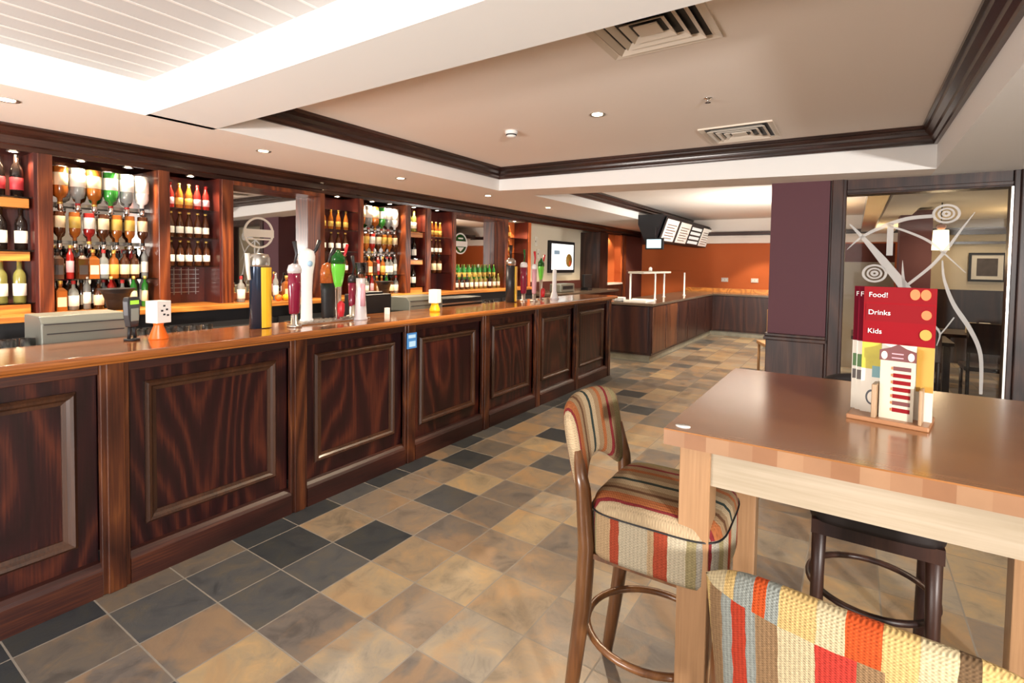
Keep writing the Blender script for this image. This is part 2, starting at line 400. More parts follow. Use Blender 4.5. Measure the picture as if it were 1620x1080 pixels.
# crown mouldings in the tray (profile: distance from face inwards, z)
PROF = [(0, 2.532), (.022, 2.532), (.026, 2.55), (.045, 2.565), (.05, 2.59), (.078, 2.61), (.085, 2.632), (.10, 2.635), (.10, T), (0, T)]
def crown(name, p0, p1, n0, n1, mat):
    m = MB(); vs = []
    for p, nn in ((p0, n0), (p1, n1)):
        for d, z in PROF: vs.append((p[0] + nn[0] * d, p[1] + nn[1] * d, z))
    k = len(PROF)
    m.add(vs, [(i, (i + 1) % k, k + (i + 1) % k, k + i) for i in range(k)] + [tuple(range(k)), tuple(range(k, 2 * k))])
    return struct(m.build(name, mat))
crown('trim_3', (TL, 1.8), (TL, 5.11), (.95, 1), (.95, -1), 'crown_wood')
crown('trim_4', (TL, 5.11), (TR, 5.367), (.95, -1), (-1.15, -1.6), 'crown_wood_x')
crown('trim_5', (TR, 5.367), (TR, 1.8), (-1.15, -1.6), (-1.15, 1), 'crown_wood')
crown('trim_6', (TR, 1.8), (TL, 1.8), (-1.15, 1), (.95, 1), 'crown_wood_x')
# servery tray beyond
x0, y0, x1, y1 = -3.45, 5.68, .2, 13.4
struct(MB().quad((x0, y0, 2.66), (4, 5.86, 2.66), (4, y1, 2.66), (x0, y1, 2.66)).build('ceiling', 'ceil_warm'))
struct(MB().quad((x0, y0, ZS), (x0, y1, ZS), (x0, y1, T), (x0, y0, T)).build('trim_7', 'ceil_white'))
struct(MB().quad((x0, y0, ZS), (TR, 5.86, zc(TR)), (TR, 5.86, T), (x0, y0, T)).build('trim_8', 'ceil_white'))
crown('trim_9', (x0, y0), (x0, y1), (1, .1), (1, 0), 'crown_wood')
# walls
struct(bx('wall_left', 'brown_wall', -5.75, -5.6, -4, 13.5, 0, 2.5))
struct(bx('wall_far', 'orange_wall', -5.6, 4, 13.35, 13.5, 0, 2.08))
struct(MB().box(-3.45, 4, 13.1, 13.35, 2.08, 2.26).build('trim_10', 'ceil_warm'))
struct(MB().box(-3.45, 4, 13.04, 13.35, 2.26, 2.35).build('trim_11', 'crown_wood_x'))
struct(MB().box(-3.45, 4, 13.2, 13.35, 2.35, 2.7).build('wall_far', 'ceil_warm'))
struct(bx('wall_far', 'brown_wall', -5.6, -3.45, 13.3, 13.5, 2.08, 2.5))
struct(bx('wall_right', 'cream_wall', 4, 4.1, -4, 13.5, 0, 2.7))
struct(bx('wall_back', 'brown_wall', -5.6, 4, -4.1, -4, 0, 2.7))

# cornice along the back bar
prof = [(-4.79, 2.24), (-4.755, 2.24), (-4.75, 2.27), (-4.735, 2.28), (-4.735, 2.33), (-4.70, 2.35), (-4.69, 2.375), (-4.66, 2.385), (-4.66, 2.4), (-4.79, 2.4)]
m = MB(); k = len(prof)
m.add([(a, -1, z) for a, z in prof] + [(a, 13.3, z) for a, z in prof], [(i, (i + 1) % k, k + (i + 1) % k, k + i) for i in range(k)] + [tuple(range(k)), tuple(range(k, 2 * k))])
struct(m.build('trim_12', 'crown_wood'), 'dark moulded cornice above the back bar')

# ------------------------------------------------------------------ purple pier and glazed partition
PY0 = 5.72
pier = struct(bx('wall_pier', 'purple_wall', -.705, -.20, PY0, 6.25, .86, 2.41))
m = MB(); m.box(-.715, -.215, PY0 - .03, 6.28, 0, .80); m.box(-.735, -.20, PY0 - .05, 6.3, .80, .835); m.box(-.725, -.205, PY0 - .04, 6.29, .835, .865)
struct(m.build('baseboard_pier', 'frame_wood', bevel=.006))
win = struct(empty('window_1'))
m = MB(); m.box(-.215, -.075, PY0 + .0, PY0 + .2, 0, 2.40); m.box(-.19, -.10, PY0 - .02, PY0 + .0, .1, 2.40)
m.build('window_frame', 'frame_wood', win, bevel=.008)
m = MB(); m.box(1.06, 1.9, PY0 + .0, PY0 + .2, 0, 2.40); m.box(1.10, 1.28, PY0 - .03, PY0, 0, 2.38)
m.build('window_frame', 'frame_wood', win, bevel=.008)
m = MB(); m.box(-.075, 1.06, PY0 + .02, PY0 + .2, 2.205, 2.40); m.box(-.075, 1.06, PY0 + .0, PY0 + .02, 2.215, 2.25); m.box(-.075, 1.06, PY0 + .02, PY0 + .2, 0, .38)
m.build('window_frame', 'frame_wood', win, bevel=.005)
MB().box(1.045, 1.06, PY0 - .004, PY0 + .02, .38, 2.205).build('window_bead', 'steel', win)
bx('window_pane', 'glass', -.075, 1.06, PY0 + .09, PY0 + .1, .38, 2.205, win)
# etched swirls on the pane
YE = PY0 + .087
def stroke(pts, w0, w1, w2=None, n=26):
    """tapered ribbon, Catmull-Rom through (x,z) points"""
    P = [pts[0]] + pts + [pts[-1]]; out = []
    for i in range(1, len(P) - 2):
        for k in range(n // (len(pts) - 1) + 1):
            t = k / (n // (len(pts) - 1) + 1)
            q = []
            for d in (0, 1):
                a, b, c, e = P[i - 1][d], P[i][d], P[i + 1][d], P[i + 2][d]
                q.append(.5 * (2 * b + (c - a) * t + (2 * a - 5 * b + 4 * c - e) * t * t + (3 * b - a - 3 * c + e) * t ** 3))
            out.append(q)
    out.append(list(pts[-1])); m = MB(); N = len(out); vs = []
    for i, p in enumerate(out):
        a = out[max(0, i - 1)]; b = out[min(N - 1, i + 1)]; dx, dz = b[0] - a[0], b[1] - a[1]; l = math.hypot(dx, dz) or 1
        t = i / (N - 1); w = (w0 * (1 - t) + w1 * t if w2 is None else (w0 * (1 - 2 * t) + w1 * 2 * t if t < .5 else w1 * (2 - 2 * t) + w2 * (2 * t - 1))) / 2
        for sg in (1, -1):
            for y in (YE, YE - .002): vs.append((p[0] - dz / l * w * sg, y, p[1] + dx / l * w * sg))
    fs = []
    for i in range(N - 1):
        a, b = i * 4, i * 4 + 4
        fs += [(a, a + 2, b + 2, b), (a + 1, b + 1, b + 3, a + 3), (a, b, b + 1, a + 1), (a + 2, a + 3, b + 3, b + 2)]
    m.add(vs, fs); return m
def px(x, y):   # photo-measured positions converted to the pane's own plane (metres)
    return ((x - 1347.0) / 252.0 * 1.09 - .055 + .0, 2.225 - (y - 303.0) / 327.0 * 1.745)
for pts, w in [([(1350, 357), (1378, 385), (1410, 420), (1443, 458), (1452, 470)], (.010, .065, .085)),
               ([(1346, 402), (1372, 380), (1410, 362), (1450, 350), (1490, 347)], (.004, .036, .030)),
               ([(1420, 362), (1450, 372), (1485, 388), (1512, 410), (1545, 440)], (.016, .022, .004)),
               ([(1453, 462), (1490, 430), (1515, 400), (1535, 370), (1554, 343)], (.022, .028, .004)),
               ([(1508, 420), (1512, 450), (1528, 490), (1555, 530), (1572, 570), (1575, 632)], (.010, .036, .022)),
               ([(1450, 470), (1446, 448), (1444, 420)], (.028, .022, .002)),
               ([(1478, 505), (1498, 525), (1509, 540), (1505, 560)], (.012, .018, .004)),
               ([(1530, 512), (1518, 530), (1508, 543)], (.01, .01, .01))]:
    stroke([px(*p) for p in pts], *w).build('etched_swirl', 'etch', win)
MB().box(*[px(1416, 0)[0], px(1427, 0)[0]], YE - .002, YE, px(0, 412)[1], px(0, 357)[1]).build('etched_band', 'etch', win)
for cx, cy in ((1511, 344), (1397, 443)):
    x, z = px(cx, cy)
    for rr, w in ((.075, .018), (.045, .014), (.018, .018)):
        m = MB(); vs = []; n = 28
        for i in range(n):
            a = 2 * PI * i / n
            for r2 in (rr - w / 2, rr + w / 2):
                for y in (YE, YE - .002): vs.append((x + r2 * math.cos(a) * 1.15, y, z + r2 * math.sin(a)))
        fs = []
        for i in range(n):
            a, b = i * 4, ((i + 1) % n) * 4
            fs += [(a, a + 2, b + 2, b), (a + 1, b + 1, b + 3, a + 3), (a, b, b + 1, a + 1), (a + 2, a + 3, b + 3, b + 2)]
        m.add(vs, fs).build('etched_ring', 'etch', win)

# room seen through the glass
struct(bx('wall_dining', 'cream_wall', .95, 4, 11.0, 11.1, 1.2, 2.1))
struct(bx('wall_dining', 'stool_dark', .95, 4, 10.96, 11.1, 0, 1.2))
struct(bx('trim_13', 'crown_wood_x', .95, 4, 10.9, 11.1, 2.09, 2.2))
struct(bx('wall_dining', 'taupe_wall', .95, 4, 10.97, 11.1, 2.2, 2.4))
struct(bx('trim_14', 'crown_wood_x', .95, 4, 10.95, 11.0, 1.94, 1.98))
struct(bx('wall_pier', 'purple_wall', .50, .84, 8.6, 9.0, 0, 2.3))
m = MB(); m.box(.10, .30, 6.2, 12.9, 2.28, 2.40); struct(m.build('trim_15', 'crown_wood'))
m = MB(); m.box(.30, .62, 6.2, 12.9, 2.24, 2.40); struct(m.build('ceiling_beam', 'ceil_white'))
struct(bx('wall_dining', 'taupe_wall', -.15, .5, 9.4, 9.5, 0, 1.62))
struct(bx('wall_dining', 'brown_wall', -.15, .5, 9.4, 9.5, 1.62, 1.9))
def picture(loc, w, h, label, group=None, rz=0, mats=('black', 'offwhite', 'pic_dark')):
    t = empty('framed_picture', loc, rz, label, 'picture', group)
    m = MB()
    for a in ((-w / 2, w / 2, -h / 2, -h / 2 + .035), (-w / 2, w / 2, h / 2 - .035, h / 2)): m.box(a[0], a[1], -.03, 0, a[2], a[3])
    for s in (-1, 1): m.box(s * w / 2, s * (w / 2 - .035), -.03, 0, -h / 2 + .035, h / 2 - .035)
    m.build('frame', mats[0], t)
    bx('mount', mats[1], -w / 2 + .035, w / 2 - .035, -.014, -.002, -h / 2 + .035, h / 2 - .035, t)
    bx('print', mats[2], -w / 2 + .1, w / 2 - .1, -.018, -.014, -h / 2 + .09, h / 2 - .09, t)
    return t
picture((1.76, 10.96, 1.57), .45, .46, 'dark framed picture on the cream wall behind the etched glass')
# pendant lamp
t = empty('pendant_lamp', (.87, 8.1, 1.76), 0, 'glowing cream drum lampshade hanging behind the etched glass', 'lamp')
m = MB(); m.lathe([(.085, 0), (.075, .24)], 20); m.build('lamp_shade', 'shade_glow', t)
m = MB(); m.tube([(0, 0, .24), (0, 0, .575)], .006); m.build('cord', 'black', t)
m = MB(); m.lathe([(.03, 0), (.05, .02), (.05, .05), (.02, .07)], 14, (0, 0, .25)); m.build('gallery', 'b_amber', t)  # amber reflected around the lit shade put into its colour
# dining tables behind glass with small items
for i, (x, y, lb) in enumerate([(1.35, 8.3, 'dark dining table behind the glass nearest the right frame'), (.45, 7.3, 'dark dining table behind the glass beside the purple inner pier')]):
    t = empty('dining_table', (x, y, 0), 0, lb, 'table', 'dining tables behind the glass')
    bx('table_top', 'stool_dark', -.45, .45, -.35, .35, .72, .76, t, .004)
    for a in (-1, 1):
        for b in (-1, 1): bx('leg', 'stool_dark', a * .42, a * .36, b * .32, b * .26, 0, .72, t)
def simple_chair(x, y, rz, lb, g, seatm='stool_dark', wm='stool_dark'):
    t = empty('dining_chair', (x, y, 0), rz, lb, 'chair', g)
    bx('seat', seatm, -.21, .21, -.2, .22, .42, .47, t, .01)
    m = MB(); m.box(-.2, .2, -.23, -.20, .62, .95); m.build('backrest', wm, t, .01)
    for a in (-1, 1):
        MB().tube([(a * .18, -.22, 0), (a * .18, -.2, .45), (a * .18, -.225, .93)], .018, 6).build('leg', wm, t)
        MB().tube([(a * .18, .19, 0), (a * .18, .19, .42)], .018, 6).build('leg', wm, t)
    return t
simple_chair(1.25, 7.6, 0, 'dark chair behind the glass, back turned to the bar table', 'dining chairs behind the glass')
simple_chair(2.1, 8.0, .2, 'dark chair behind the glass closest to the right frame', 'dining chairs behind the glass')
simple_chair(.55, 6.6, -.1, 'dark chair behind the glass closest to the purple inner pier', 'dining chairs behind the glass')
for i, (x, y, mt, lb) in enumerate([(1.2, 8.2, 'l_cream', 'cream napkin box on the dining table behind the glass'), (1.33, 8.25, 'white', 'white menu block on the dining table behind the glass'), (1.55, 8.2, 'menu_red_dark', 'dark red menu block on the dining table behind the glass')]):
    tag(MB().box(-.05, .05, -.03, .03, 0, .13).build('table_menu', mt, loc=(x, y, .76), bevel=.006), lb, 'menu')
t = simple_chair(-.86, 8.0, .4, 'pale wooden chair standing just beyond the purple pier', None, 'menu_wood', 'menu_wood')

# ------------------------------------------------------------------ bar counter
XB = -2.765
bar = empty('bar_counter', (XB, 3.6, 0), 0, 'long dark oak bar front with raised panels and pilasters', 'bar counter')
def inbar(o): o.location = (-XB, -3.6, 0); return o
pil = [.925, 1.853, 2.79, 3.755, 4.68, 5.595, 6.58]
pil = [-.93, -.005] + pil
for y in pil:
    m = MB(); m.box(XB - .03, XB, y - .055, y + .055, 0, 1.05); m.box(XB, XB + .012, y - .035, y + .035, 0, 1.05)
    inbar(m.build('pilaster', 'bar_post', bar, bevel=.004))
for a, b in zip(pil[:-1], pil[1:]):
    y0, y1 = a + .055, b - .055; XP = XB - .045
    pn = inbar(bx('panel', 'bar_wood', XP - .02, XP, y0, y1, .13, 1.05, bar))
    # skirting board with moulded top edge
    m = MB(); pr = [(XP, 0), (XB + .004, 0), (XB + .004, .115), (XB - .006, .13), (XB - .022, .145), (XP, .15)]
    m.prism(pr, lambda p: (p[0], y0, p[1]), lambda p: (p[0], y1, p[1]))
    inbar(m.build('kick_board', 'bar_wood_h', bar))
    # picture-frame moulding
    q = [(y0 + .075, .245), (y1 - .075, .245), (y1 - .075, .935), (y0 + .075, .935)]
    pr = [(0, 0), (0, .014), (.012, .026), (.024, .022), (.034, .012), (.05, .008), (.05, 0)]
    vs = []; cy = (y0 + y1) / 2; cz = .59
    for (yy, zz) in q:
        for d, h in pr: vs.append((XP + h, yy + (d if yy < cy else -d), zz + (d if zz < cz else -d)))
    k = len(pr); fs = []
    for c in range(4):
        n = (c + 1) % 4
        for i in range(k): fs.append((c * k + i, c * k + (i + 1) % k, n * k + (i + 1) % k, n * k + i))
    MB().add(vs, fs).build('panel_moulding', 'bar_mould', pn)
    inbar(MB().box(XP, XB - .012, y0, y1, 1.0, 1.05).build('top_rail', 'bar_wood_h', bar, bevel=.003))
inbar(bx('end_panel', 'bar_wood', XB - .48, XB - .031, 6.56, 6.635, 0, 1.05, bar))
inbar(bx('rear_panel', 'bar_wood', XB - .48, XB - .46, -1, 6.555, 0, 1.05, bar))
pr = [(-3.22, 1.062), (-2.70, 1.062), (-2.692, 1.068), (-2.688, 1.08), (-2.692, 1.094), (-2.702, 1.10), (-3.22, 1.10)]
m = MB().prism(pr, lambda p: (p[0], -1, p[1]), lambda p: (p[0], 6.68, p[1]))
m.box(-3.2, -2.72, -1, 6.66, 1.05, 1.062)
tag(m.build('worktop', 'bar_top', bevel=.003), 'varnished orange-brown wooden worktop running along the whole bar', 'worktop')
# blue card notice on a pilaster
t = empty('notice', (XB + .013, 2.785, .93), 0, 'small blue notice fixed to the top of a bar pilaster', 'notice')
bx('notice_card', 'blue_card', 0, .004, -.05, .05, -.058, .06, t)
bx('notice_patch', 'sky_card', .004, .006, -.038, .036, .02, .045, t); bx('notice_patch', 'sky_card', .004, .006, -.03, .036, -.045, -.004, t)

# under-bar station behind the counter
st = empty('bar_station', (-3.45, 2.5, 0), 0, 'dark stainless work station shelf behind the bar top', 'work station')
MB().box(-.2, .16, -3.4, 3.7, .84, .88).build('shelf', 'dark_metal', st); MB().box(-.2, .14, -3.4, 3.7, 0, .84).build('cabinet', 'black', st)
# ------------------------------------------------------------------ back bar
XC = -4.55
t = empty('back_counter', (XC, 3.2, 0), 0, 'back bar counter with glowing orange wooden edge', 'counter')
MB().box(-.6, 0, -4.2, 4.4, 1.085, 1.125).build('worktop', 'shelf_wood', t, bevel=.004)
MB().box(-.6, -.05, -4.2, 4.4, 0, 1.085).build('cabinet', 'black', t)
for k in range(9):
    fd = MB().box(-.05, -.035, -4.1 + k * .94, -3.22 + k * .94, .1, .98).build('fridge_door', 'dark_metal', t)
    MB().box(-.035, -.02, -4.05 + k * .94, -3.27 + k * .94, .9, .93).build('door_handle', 'steel', fd)
XF, XK = -4.73, -5.02
def post(y0, y1, par, z0=1.125, z1=2.24, mat='back_wood', x1=XF): return bx('post', mat, XK, x1, y0, y1, z0, z1, par, .003)
def unit(name, y0, y1, label, back, cat='shelf unit', side=True):
    t = empty(name, (0, 0, 0), 0, label, cat)
    bx('back_panel', back, XK - .02, XK, y0, y1, 1.125, 2.24, t)
    if side: bx('side_panel', 'back_panel', XK, XF - .012, y1 - .018, y1, 1.125, 2.24, t)
    return t
# template bottles ---------------------------------------------------------
def lathe_part(prof, mat, name, par, n=12): return MB().lathe(prof, n).build(name, mat, par)
TPL = {}
hidden = []
def bottle_tpl(key, kind, body, label, cap, invert=False):
    t = bpy.data.objects.new('bottle', None); C.objects.link(t); t.empty_display_size = .03
    P = {'wine': ([(.030, 0), (.037, .004), (.037, .19), (.032, .215), (.016, .245), (.014, .30)], .037, (.05, .14), .014, (.26, .305), .30),
         'beer': ([(.026, 0), (.030, .004), (.030, .13), (.026, .15), (.013, .19), (.012, .225)], .030, (.04, .10), .0135, (.215, .232), .23),
         'spirit': ([(.036, 0), (.041, .004), (.041, .17), (.034, .195), (.015, .215), (.014, .27)], .041, (.04, .14), .017, (.25, .285), .28),
         'slim': ([(.026, 0), (.030, .004), (.030, .22), (.024, .24), (.013, .26), (.012, .31)], .030, (.06, .17), .015, (.29, .32), .32),
         'big': ([(.045, 0), (.052, .004), (.052, .20), (.042, .235), (.018, .25), (.016, .29)], .052, (.05, .15), .018, (.28, .30), .30),
         'square': None}[kind]
    if kind == 'square':
        m = MB(); m.box(-.04, .04, -.04, .04, 0, .19)
        m.add([(-.04, -.04, .19), (.04, -.04, .19), (.04, .04, .19), (-.04, .04, .19), (-.015, -.015, .22), (.015, -.015, .22), (.015, .015, .22), (-.015, .015, .22)],
              [(0, 1, 5, 4), (1, 2, 6, 5), (2, 3, 7, 6), (3, 0, 4, 7), (4, 5, 6, 7)])
        m.lathe([(.014, .219), (.014, .26)], 10); m.build('bottle_body', body, t)
        m = MB(); m.box(.0405, .0415, -.034, .034, .04, .13); m.build('bottle_label', label, t)
        m = MB(); m.lathe([(.018, .25), (.018, .285)], 10); m.build('bottle_cap', cap, t); H = .285
    else:
        prof, R, (a, b), rc, (c0, c1), H = P
        lathe_part(prof, body, 'bottle_body', t)
        lathe_part([(R, a), (R + .0012, a + .001), (R + .0012, b - .001), (R, b)], label, 'bottle_label', t)
        lathe_part([(rc, c0), (rc + .001, c0 + .002), (rc, c1)], cap, 'bottle_cap', t, 10)
    if invert:
        for c in t.children:
            c.matrix_local = Matrix.Translation((0, 0, H + .05)) @ Matrix.Rotation(PI, 4, 'X')
        m = MB(); m.lathe([(.012, 0), (.018, .01), (.02, .05), (.012, .06)], 10); m.box(-.06, -.01, -.008, .008, .02, .035); m.build('optic_measure', 'chrome', t)
    TPL[key] = [t, False]; t['category'] = 'bottle'
    return t
for k, a in {'redwine': ('wine', 'b_black', 'l_red', 'b_black'), 'wine': ('wine', 'b_black', 'l_white', 'cap_black'), 'goldwine': ('wine', 'green_wine', 'l_white', 'cap_gold'),
             'ywine': ('wine', 'b_green', 'l_yellow', 'l_yellow'), 'beer': ('beer', 'b_brown', 'l_white', 'cap_gold'), 'redbeer': ('beer', 'b_red', 'l_pink', 'cap_red'), 'yellowbeer': ('beer', 'b_amber', 'l_yellow', 'cap_gold'),
             'whisky': ('square', 'b_amber', 'l_cream', 'cap_gold'), 'bourbon': ('square', 'b_brown', 'l_dark', 'cap_black'), 'vodka': ('spirit', 'b_clear', 'l_white', 'cap_red'),
             'brandy': ('spirit', 'b_amber', 'l_yellow', 'cap_gold'), 'rum': ('spirit', 'b_brown', 'l_cream', 'cap_black'), 'liqueur': ('slim', 'b_red', 'l_pink', 'cap_gold'),
             'greenb': ('slim', 'b_green', 'l_cream', 'cap_gold'), 'slimclear': ('slim', 'b_clear', 'l_white', 'chrome')}.items(): bottle_tpl(k, *a)
for k, a in {'o_green': ('big', 'b_green', 'l_white', 'cap_red'), 'o_white': ('big', 'b_white', 'l_white', 'cap_black'), 'o_clear': ('big', 'b_clear', 'l_white', 'cap_red'),
             'o_gold': ('big', 'b_amber', 'l_cream', 'cap_gold'), 'o_amber': ('spirit', 'b_amber', 'l_yellow', 'cap_black'), 'o_brown': ('spirit', 'b_brown', 'l_cream', 'cap_black'),
             'o_red': ('spirit', 'b_red', 'l_white', 'cap_gold'), 'o_pale': ('spirit', 'b_white', 'l_cream', 'cap_black')}.items(): bottle_tpl(k, *a, invert=True)
DESC = {'redwine': 'dark bottle with red label', 'wine': 'black wine bottle', 'goldwine': 'pale green wine bottle', 'ywine': 'green bottle with yellow label',
        'beer': 'brown beer bottle', 'redbeer': 'red bottle', 'yellowbeer': 'amber bottle', 'whisky': 'square amber bottle',
        'bourbon': 'square dark bottle', 'vodka': 'clear spirit bottle', 'brandy': 'amber bottle', 'rum': 'brown bottle', 'liqueur': 'slim red bottle',
        'greenb': 'slim green bottle', 'slimclear': 'slim clear bottle', 'o_green': 'upturned green bottle', 'o_white': 'upturned white bottle', 'o_clear': 'upturned clear bottle',
        'o_gold': 'upturned golden bottle', 'o_amber': 'upturned amber bottle', 'o_brown': 'upturned brown bottle', 'o_red': 'upturned red bottle', 'o_pale': 'upturned pale bottle'}
def bot(key, x, y, z, where, group, s=1):
    t, used = TPL[key]; lb = DESC[key] + ', ' + where
    if not used: TPL[key][1] = True; o = t; o.location = (x, y, z)
    else: o = dup(t, (x, y, z))
    o.rotation_euler = (0, 0, random.uniform(-.15, .15)); o.scale = (s, s, s)
    tag(o, lb, 'bottle', group); return o
def row(keys, ya, yb, x, z, shelf, group, s=1, jit=.008):
    n = len(keys)
    for i, k in enumerate(keys):
        y = ya + (yb - ya) * (i + .5) / n + random.uniform(-jit, jit)
        bot(k, x + random.uniform(-jit, jit), y, z, ordn(i) + ' from left on ' + shelf, group, s)

def shelf(par, y0, y1, z, glassy=True, edge=False):
    bx('shelf', 'glassware' if glassy else 'shelf_wood', XK, XF - .02, y0, y1, z - .008, z, par)
    if edge: bx('shelf_edge', 'shelf_wood', XK + .02, XF - .04, y0, y1 - .02, z - .075, z - .012, par)
# A wine shelves
A = unit('wine_shelf', .4, 1.153, 'wine bottle shelves at the left end of the back bar with glowing orange shelf edges', 'back_panel')
post(1.153, 1.234, A)
for z in (1.93, 1.565, 1.20): shelf(A, .4, 1.135, z, True, True)
row(['redwine'] * 5, .66, 1.115, -4.84, 1.93, 'top shelf of the leftmost wine unit', 'wine bottles in the leftmost unit', .95)
row(['wine'] * 5, .66, 1.13, -4.84, 1.565, 'middle shelf of the leftmost wine unit', 'wine bottles in the leftmost unit', .95)
row(['goldwine'] * 5, .66, 1.115, -4.84, 1.20, 'bottom shelf of the leftmost wine unit', 'wine bottles in the leftmost unit', .95)
# B / F spirit displays
def spirits(y0, y1, which, seed):
    rnd = random.Random(seed)
    B = unit('spirit_display', y0, y1, 'mirror-backed spirit display crowded with bottles, ' + which, 'mirror', side=False)
    bx('optic_rail', 'steel', -4.93, -4.915, y0, y1, 1.90, 1.925, B); bx('optic_rail', 'steel', -4.93, -4.915, y0, y1, 1.62, 1.645, B)
    shelf(B, y0, y1, 1.36)
    g = 'bottles in the spirit display ' + which
    w = (y1 - y0)
    row(['o_gold', 'o_clear', 'o_gold', 'o_green', 'o_clear', 'o_white'], y0 + .02, y1 - .02, -4.86, 1.86, 'top optic row of the ' + which, g, .92, .003)
    row(['o_brown', 'o_amber', 'o_red', 'o_brown', 'o_amber', 'o_amber', 'o_brown'], y0 + .02, y1 - .02, -4.86, 1.575, 'lower optic row of the ' + which, g, .85, .003)
    ks = ['whisky', 'bourbon', 'rum', 'vodka', 'brandy', 'liqueur', 'bourbon', 'rum', 'slimclear', 'vodka']
    rnd.shuffle(ks); row(ks[:9], y0 + .02, y1 - .02, -4.86, 1.36, 'glass shelf of the ' + which, g, .78, .004)
    ks = ['whisky', 'vodka', 'slimclear', 'rum', 'greenb', 'liqueur', 'vodka', 'brandy', 'greenb']
    rnd.shuffle(ks); row(ks[:8], y0 + .02, y1 - .02, -4.84, 1.125, 'counter below the ' + which, g, .78, .004)
    ks = ['bourbon', 'rum', 'wine', 'liqueur', 'rum', 'vodka', 'bourbon', 'wine', 'slimclear', 'rum']
    rnd.shuffle(ks); row(ks[:9], y0 + .05, y1 - .005, -4.955, 1.36, 'rear glass shelf of the ' + which, g, .80, .004)
    rnd.shuffle(ks); row(ks[:9], y0 + .05, y1 - .005, -4.955, 1.125, 'rear counter of the ' + which, g, .80, .004)
    return B
B = spirits(1.234, 1.897, 'left spirit display', 3); post(1.897, 1.981, B)
Cc = unit('beer_shelf', 1.981, 2.402, 'narrow beer shelf unit left of the large round-sign mirror', 'back_panel'); post(2.402, 2.504, Cc)
for z in (1.95, 1.705, 1.46): shelf(Cc, 1.981, 2.385, z)
m = MB(); 
for k in range(6): m.box(XK + .01, XK + .016, 2.0, 2.33, 1.22 + k * .04, 1.224 + k * .04)
for k in range(5): m.box(XK + .01, XK + .016, 2.06 + k * .06, 2.064 + k * .06, 1.2, 1.44)
m.build('wire_rack', 'steel', Cc)
for zz, ks, nm in ((1.95, ['redbeer', 'yellowbeer', 'yellowbeer', 'redbeer', 'redbeer'], 'top shelf'), (1.705, ['beer'] * 5, 'middle shelf'), (1.46, ['beer'] * 5, 'lower shelf')):
    row(ks, 2.0, 2.36, -4.86, zz, nm + ' of the left beer unit', 'bottles in the left beer unit', .95, .003)
# D mirror with round sign
def mirror_bay(y0, y1, label):
    t = empty('bar_mirror', (0, 0, 0), 0, label, 'mirror')
    bx('mirror_glass', 'mirror', XK + .06, XK + .07, y0, y1, 1.20, 2.2, t)
    bx('mirror_frame', 'back_wood', XK, XK + .09, y0, y1, 1.125, 1.2, t, .003)
    bx('mirror_frame', 'back_wood', XK, XF, y0, y1, 2.2, 2.24, t, .003)
    return t
D = mirror_bay(2.504, 3.421, 'large mirror with a pale round sign at the left'); post(3.421, 3.476, D)
def round_sign(y, z, r, label, dark=False):
    t = empty('round_sign', (XK + .071, y, z), 0, label, 'sign')
    m = MB(); vs = []; n = 36
    for i in range(n):
        a = 2 * PI * i / n
        for r2 in (r * .88, r):
            for x in (0, .006): vs.append((x, r2 * math.cos(a), r2 * math.sin(a)))
    fs = []
    for i in range(n):
        a, b = i * 4, ((i + 1) % n) * 4
        fs += [(a, a + 2, b + 2, b), (a + 1, b + 1, b + 3, a + 3), (a, b, b + 1, a + 1), (a + 2, a + 3, b + 3, b + 2)]
    m.add(vs, fs).build('sign_ring', 'offwhite' if not dark else 'white', t)
    if dark:
        MB().lathe([(r * .87, 0), (r * .87, .003)], 30, axis='X').build('sign_disc', 'green_dark', t)
    bx('sign_band', 'offwhite' if not dark else 'white', .004, .008, -r * 1.0, r * 1.0, -r * .18 - r * .1, r * .22, t)
    if not dark: bx('sign_bar', 'offwhite', .003, .007, -r * .75, r * .75, -r * .46, -r * .36, t)
    else:
        m = MB(); m.prism([(-.5 * r, -.35 * r), (.5 * r, -.35 * r), (0, -.75 * r)], lambda p: (.003, p[0], p[1]), lambda p: (.007, p[0], p[1])); m.build('sign_mark', 'white', t)
        MB().box(.003, .007, -.35 * r, .35 * r, .42 * r, .56 * r).build('sign_mark', 'white', t)
    return t
round_sign(2.87, 1.79, .155, 'pale ring-shaped brewery sign fixed on the large mirror')
# E beers
E_ = unit('beer_shelf', 3.476, 3.95, 'narrow bottle shelf unit with yellow-lit top, right of the large mirror', 'back_panel'); post(3.95, 4.0, E_)
for z in (2.08, 1.87, 1.63, 1.38): shelf(E_, 3.476, 3.93, z)
for zz, ks, nm in ((1.87, ['yellowbeer'] * 4, 'top shelf'), (1.63, ['beer'] * 4, 'middle shelf'), (1.38, ['beer'] * 4, 'lower shelf')):
    row(ks, 3.50, 3.90, -4.86, zz, nm + ' of the middle beer unit', 'bottles in the middle beer unit', .92, .003)
F_ = spirits(4.0, 4.67, 'right spirit display', 11); post(4.67, 4.76, F_, mat='back_wood')
G = unit('wine_shelf', 4.76, 5.06, 'narrow wine shelf unit right of the right spirit display', 'back_panel'); post(5.06, 5.14, G)
for z in (1.92, 1.565, 1.2): shelf(G, 4.76, 5.04, z, True, True)
row(['goldwine', 'goldwine'], 4.80, 5.0, -4.86, 1.92, 'top shelf of the narrow wine unit', 'bottles in the narrow wine unit', .9)
row(['wine', 'wine'], 4.80, 5.0, -4.86, 1.565, 'middle shelf of the narrow wine unit', 'bottles in the narrow wine unit', .9)
row(['goldwine', 'wine'], 4.80, 5.0, -4.86, 1.2, 'bottom shelf of the narrow wine unit', 'bottles in the narrow wine unit', .9)
H_ = unit('beer_shelf', 5.14, 5.6, 'narrow bottle shelf unit left of the dark round-sign mirror', 'back_panel'); post(5.6, 5.66, H_)
